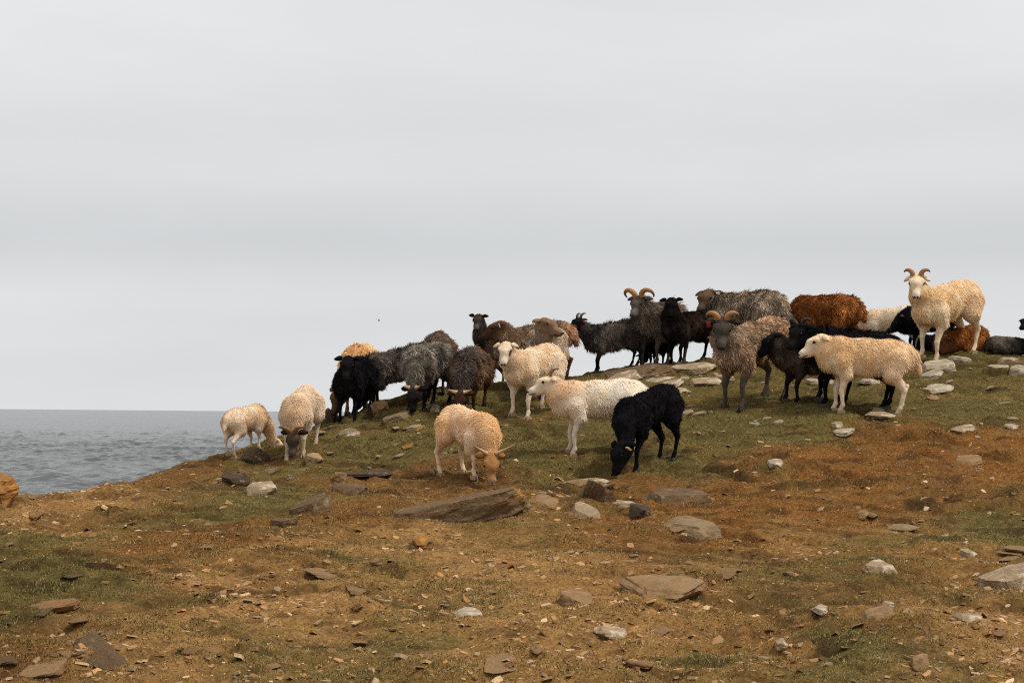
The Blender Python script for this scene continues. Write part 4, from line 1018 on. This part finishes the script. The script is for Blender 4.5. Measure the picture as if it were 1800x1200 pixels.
# taller dark tussocks
tx, ty, tz_, tcv, thh, tdk = [], [], [], [], [], []
for (px_, py_, r_, am_) in MOUND:
    P = (px_, py_); u_, v_ = px_ * 90, py_ * 70
    k = int(1000 * (r_ / .25) ** 1.5); rr_ = r_ * np.sqrt(rng.random(k)); aa = rng.random(k) * 6.283
    wob = 1 + .35 * np.sin(aa * 3 + u_) + .2 * np.sin(aa * 5 + v_)
    tx.append(P[0] + 1.5 * rr_ * wob * np.cos(aa)); ty.append(P[1] + rr_ * wob * np.sin(aa))
    thh.append((.015 + .018 * rng.random(k)) * (1.1 - .6 * (rr_ / r_) ** 2)); tdk.append(np.full(k, rng.uniform(.62, .95)))
for (px, py, W_, d_, yw_) in SKIRT:                       # grass grown up round the foot of each stone
    k = int(26 + 190 * W_); t_ = rng.uniform(-1.05, 1.05, k); c_, s_ = math.cos(R(yw_)), math.sin(R(yw_))
    lx = t_ * W_ * .5; ly = np.where(rng.random(k) < .8, -1, 1) * d_ * .5 * np.sqrt(np.clip(1.05 - t_ ** 4, .05, 1)) + rng.normal(0, .022, k)
    tx.append(px + c_ * lx - s_ * ly); ty.append(py + s_ * lx + c_ * ly); thh.append(.009 + .017 * rng.random(k)); tdk.append(rng.uniform(.7, 1.05, k))
for (px, py) in HOOVES:
    k = 26; tx.append(px + rng.normal(0, .035, k)); ty.append(py - .03 + rng.normal(0, .03, k)); thh.append(.014 + .024 * rng.random(k)); tdk.append(rng.uniform(.7, 1.0, k))
tx, ty, thh, tdk = map(np.concatenate, (tx, ty, thh, tdk))
tcv = on_ground(tx, ty)[1] * .62 + np.array([.38, 0, 0, 0])
xg = np.concatenate([xg, tx]); yg = np.concatenate([yg, ty]); hgt = np.concatenate([hgt, thh]); cvg = np.concatenate([cvg, tcv]); dk = np.concatenate([dk, tdk])
ng = len(xg); zg = on_ground(xg, yg)[0]
lean = np.stack([rng.normal(.3, .75, ng), rng.normal(-.15, .75, ng), np.ones(ng)], 1); lean = norm(lean)
P0 = np.stack([xg, yg, zg - .003], 1); tipv = P0 + lean * hgt[:, None]
a = rng.random(ng) * 6.283; wv = np.stack([np.cos(a), np.sin(a) * .5, np.zeros(ng)], 1) * (.0024 + .0026 * rng.random(ng))[:, None]
gq = np.cross(2 * wv, tipv - P0); wv = np.where((gq[:, 1] > 0)[:, None], -wv, wv)   # blades face down the slope
V = np.stack([P0 - wv, P0 + wv, tipv], 1).reshape(-1, 3); b0 = np.arange(ng) * 3
GC = 1.12 * np.array([[0.142, 0.122, 0.040], [0.270, 0.110, 0.026], [0.220, 0.112, 0.034], [0.310, 0.182, 0.062]])
gc = (cvg @ GC) * (dk * np.exp(rng.normal(-.05, .38, ng)))[:, None]
straw = rng.random(ng) < .08; gc[straw] = gc[straw] * .4 + np.array([.34, .24, .11]) * .6
gn = norm(np.stack([rng.normal(0, .4, ng), rng.normal(-.45, .35, ng), np.ones(ng)], 1))
print('blades', ng)
obj('turf_grass', mesh_np('turf_grass', V, tris=np.stack([b0, b0 + 1, b0 + 2], 1), col=np.repeat(gc, 3, 0), nrm=np.repeat(gn, 3, 0)), M_GRASS, kind='stuff', label='short cropped turf and rusty moor grass covering the slope', category='grass')

# ------------------------------------------------------------------ a far seabird
d = ray(666, 563) * 130.0
root = obj('seabird', None, label='tiny dark seabird far off in the sky above the left group', category='bird'); root.location = d
M_BIRD = mat_plain('bird_plumage', (.05, .05, .055), .8, .1)
bv, bq = blob((.045, .16, .045), 8, 8); obj('body', mesh_np('bird_body', bv, quads=bq), M_BIRD, root)
for e in (1, -1):
    wv_ = np.array([(0, .05, .01), (0, -.07, .01), (.16 * e, -.05, .10), (.16 * e, .07, .10), (.30 * e, .02, .05), (.30 * e, -.05, .05), (0, .05, -.01), (0, -.07, -.01), (.16 * e, -.05, .085), (.16 * e, .07, .085)]) * np.array([.5, .5, 1.2])
    obj('wing', mesh_np('bird_wing', wv_, quads=np.array([(0, 1, 2, 3), (3, 2, 5, 4), (6, 9, 8, 7), (9, 4, 5, 8)])), M_BIRD, root)
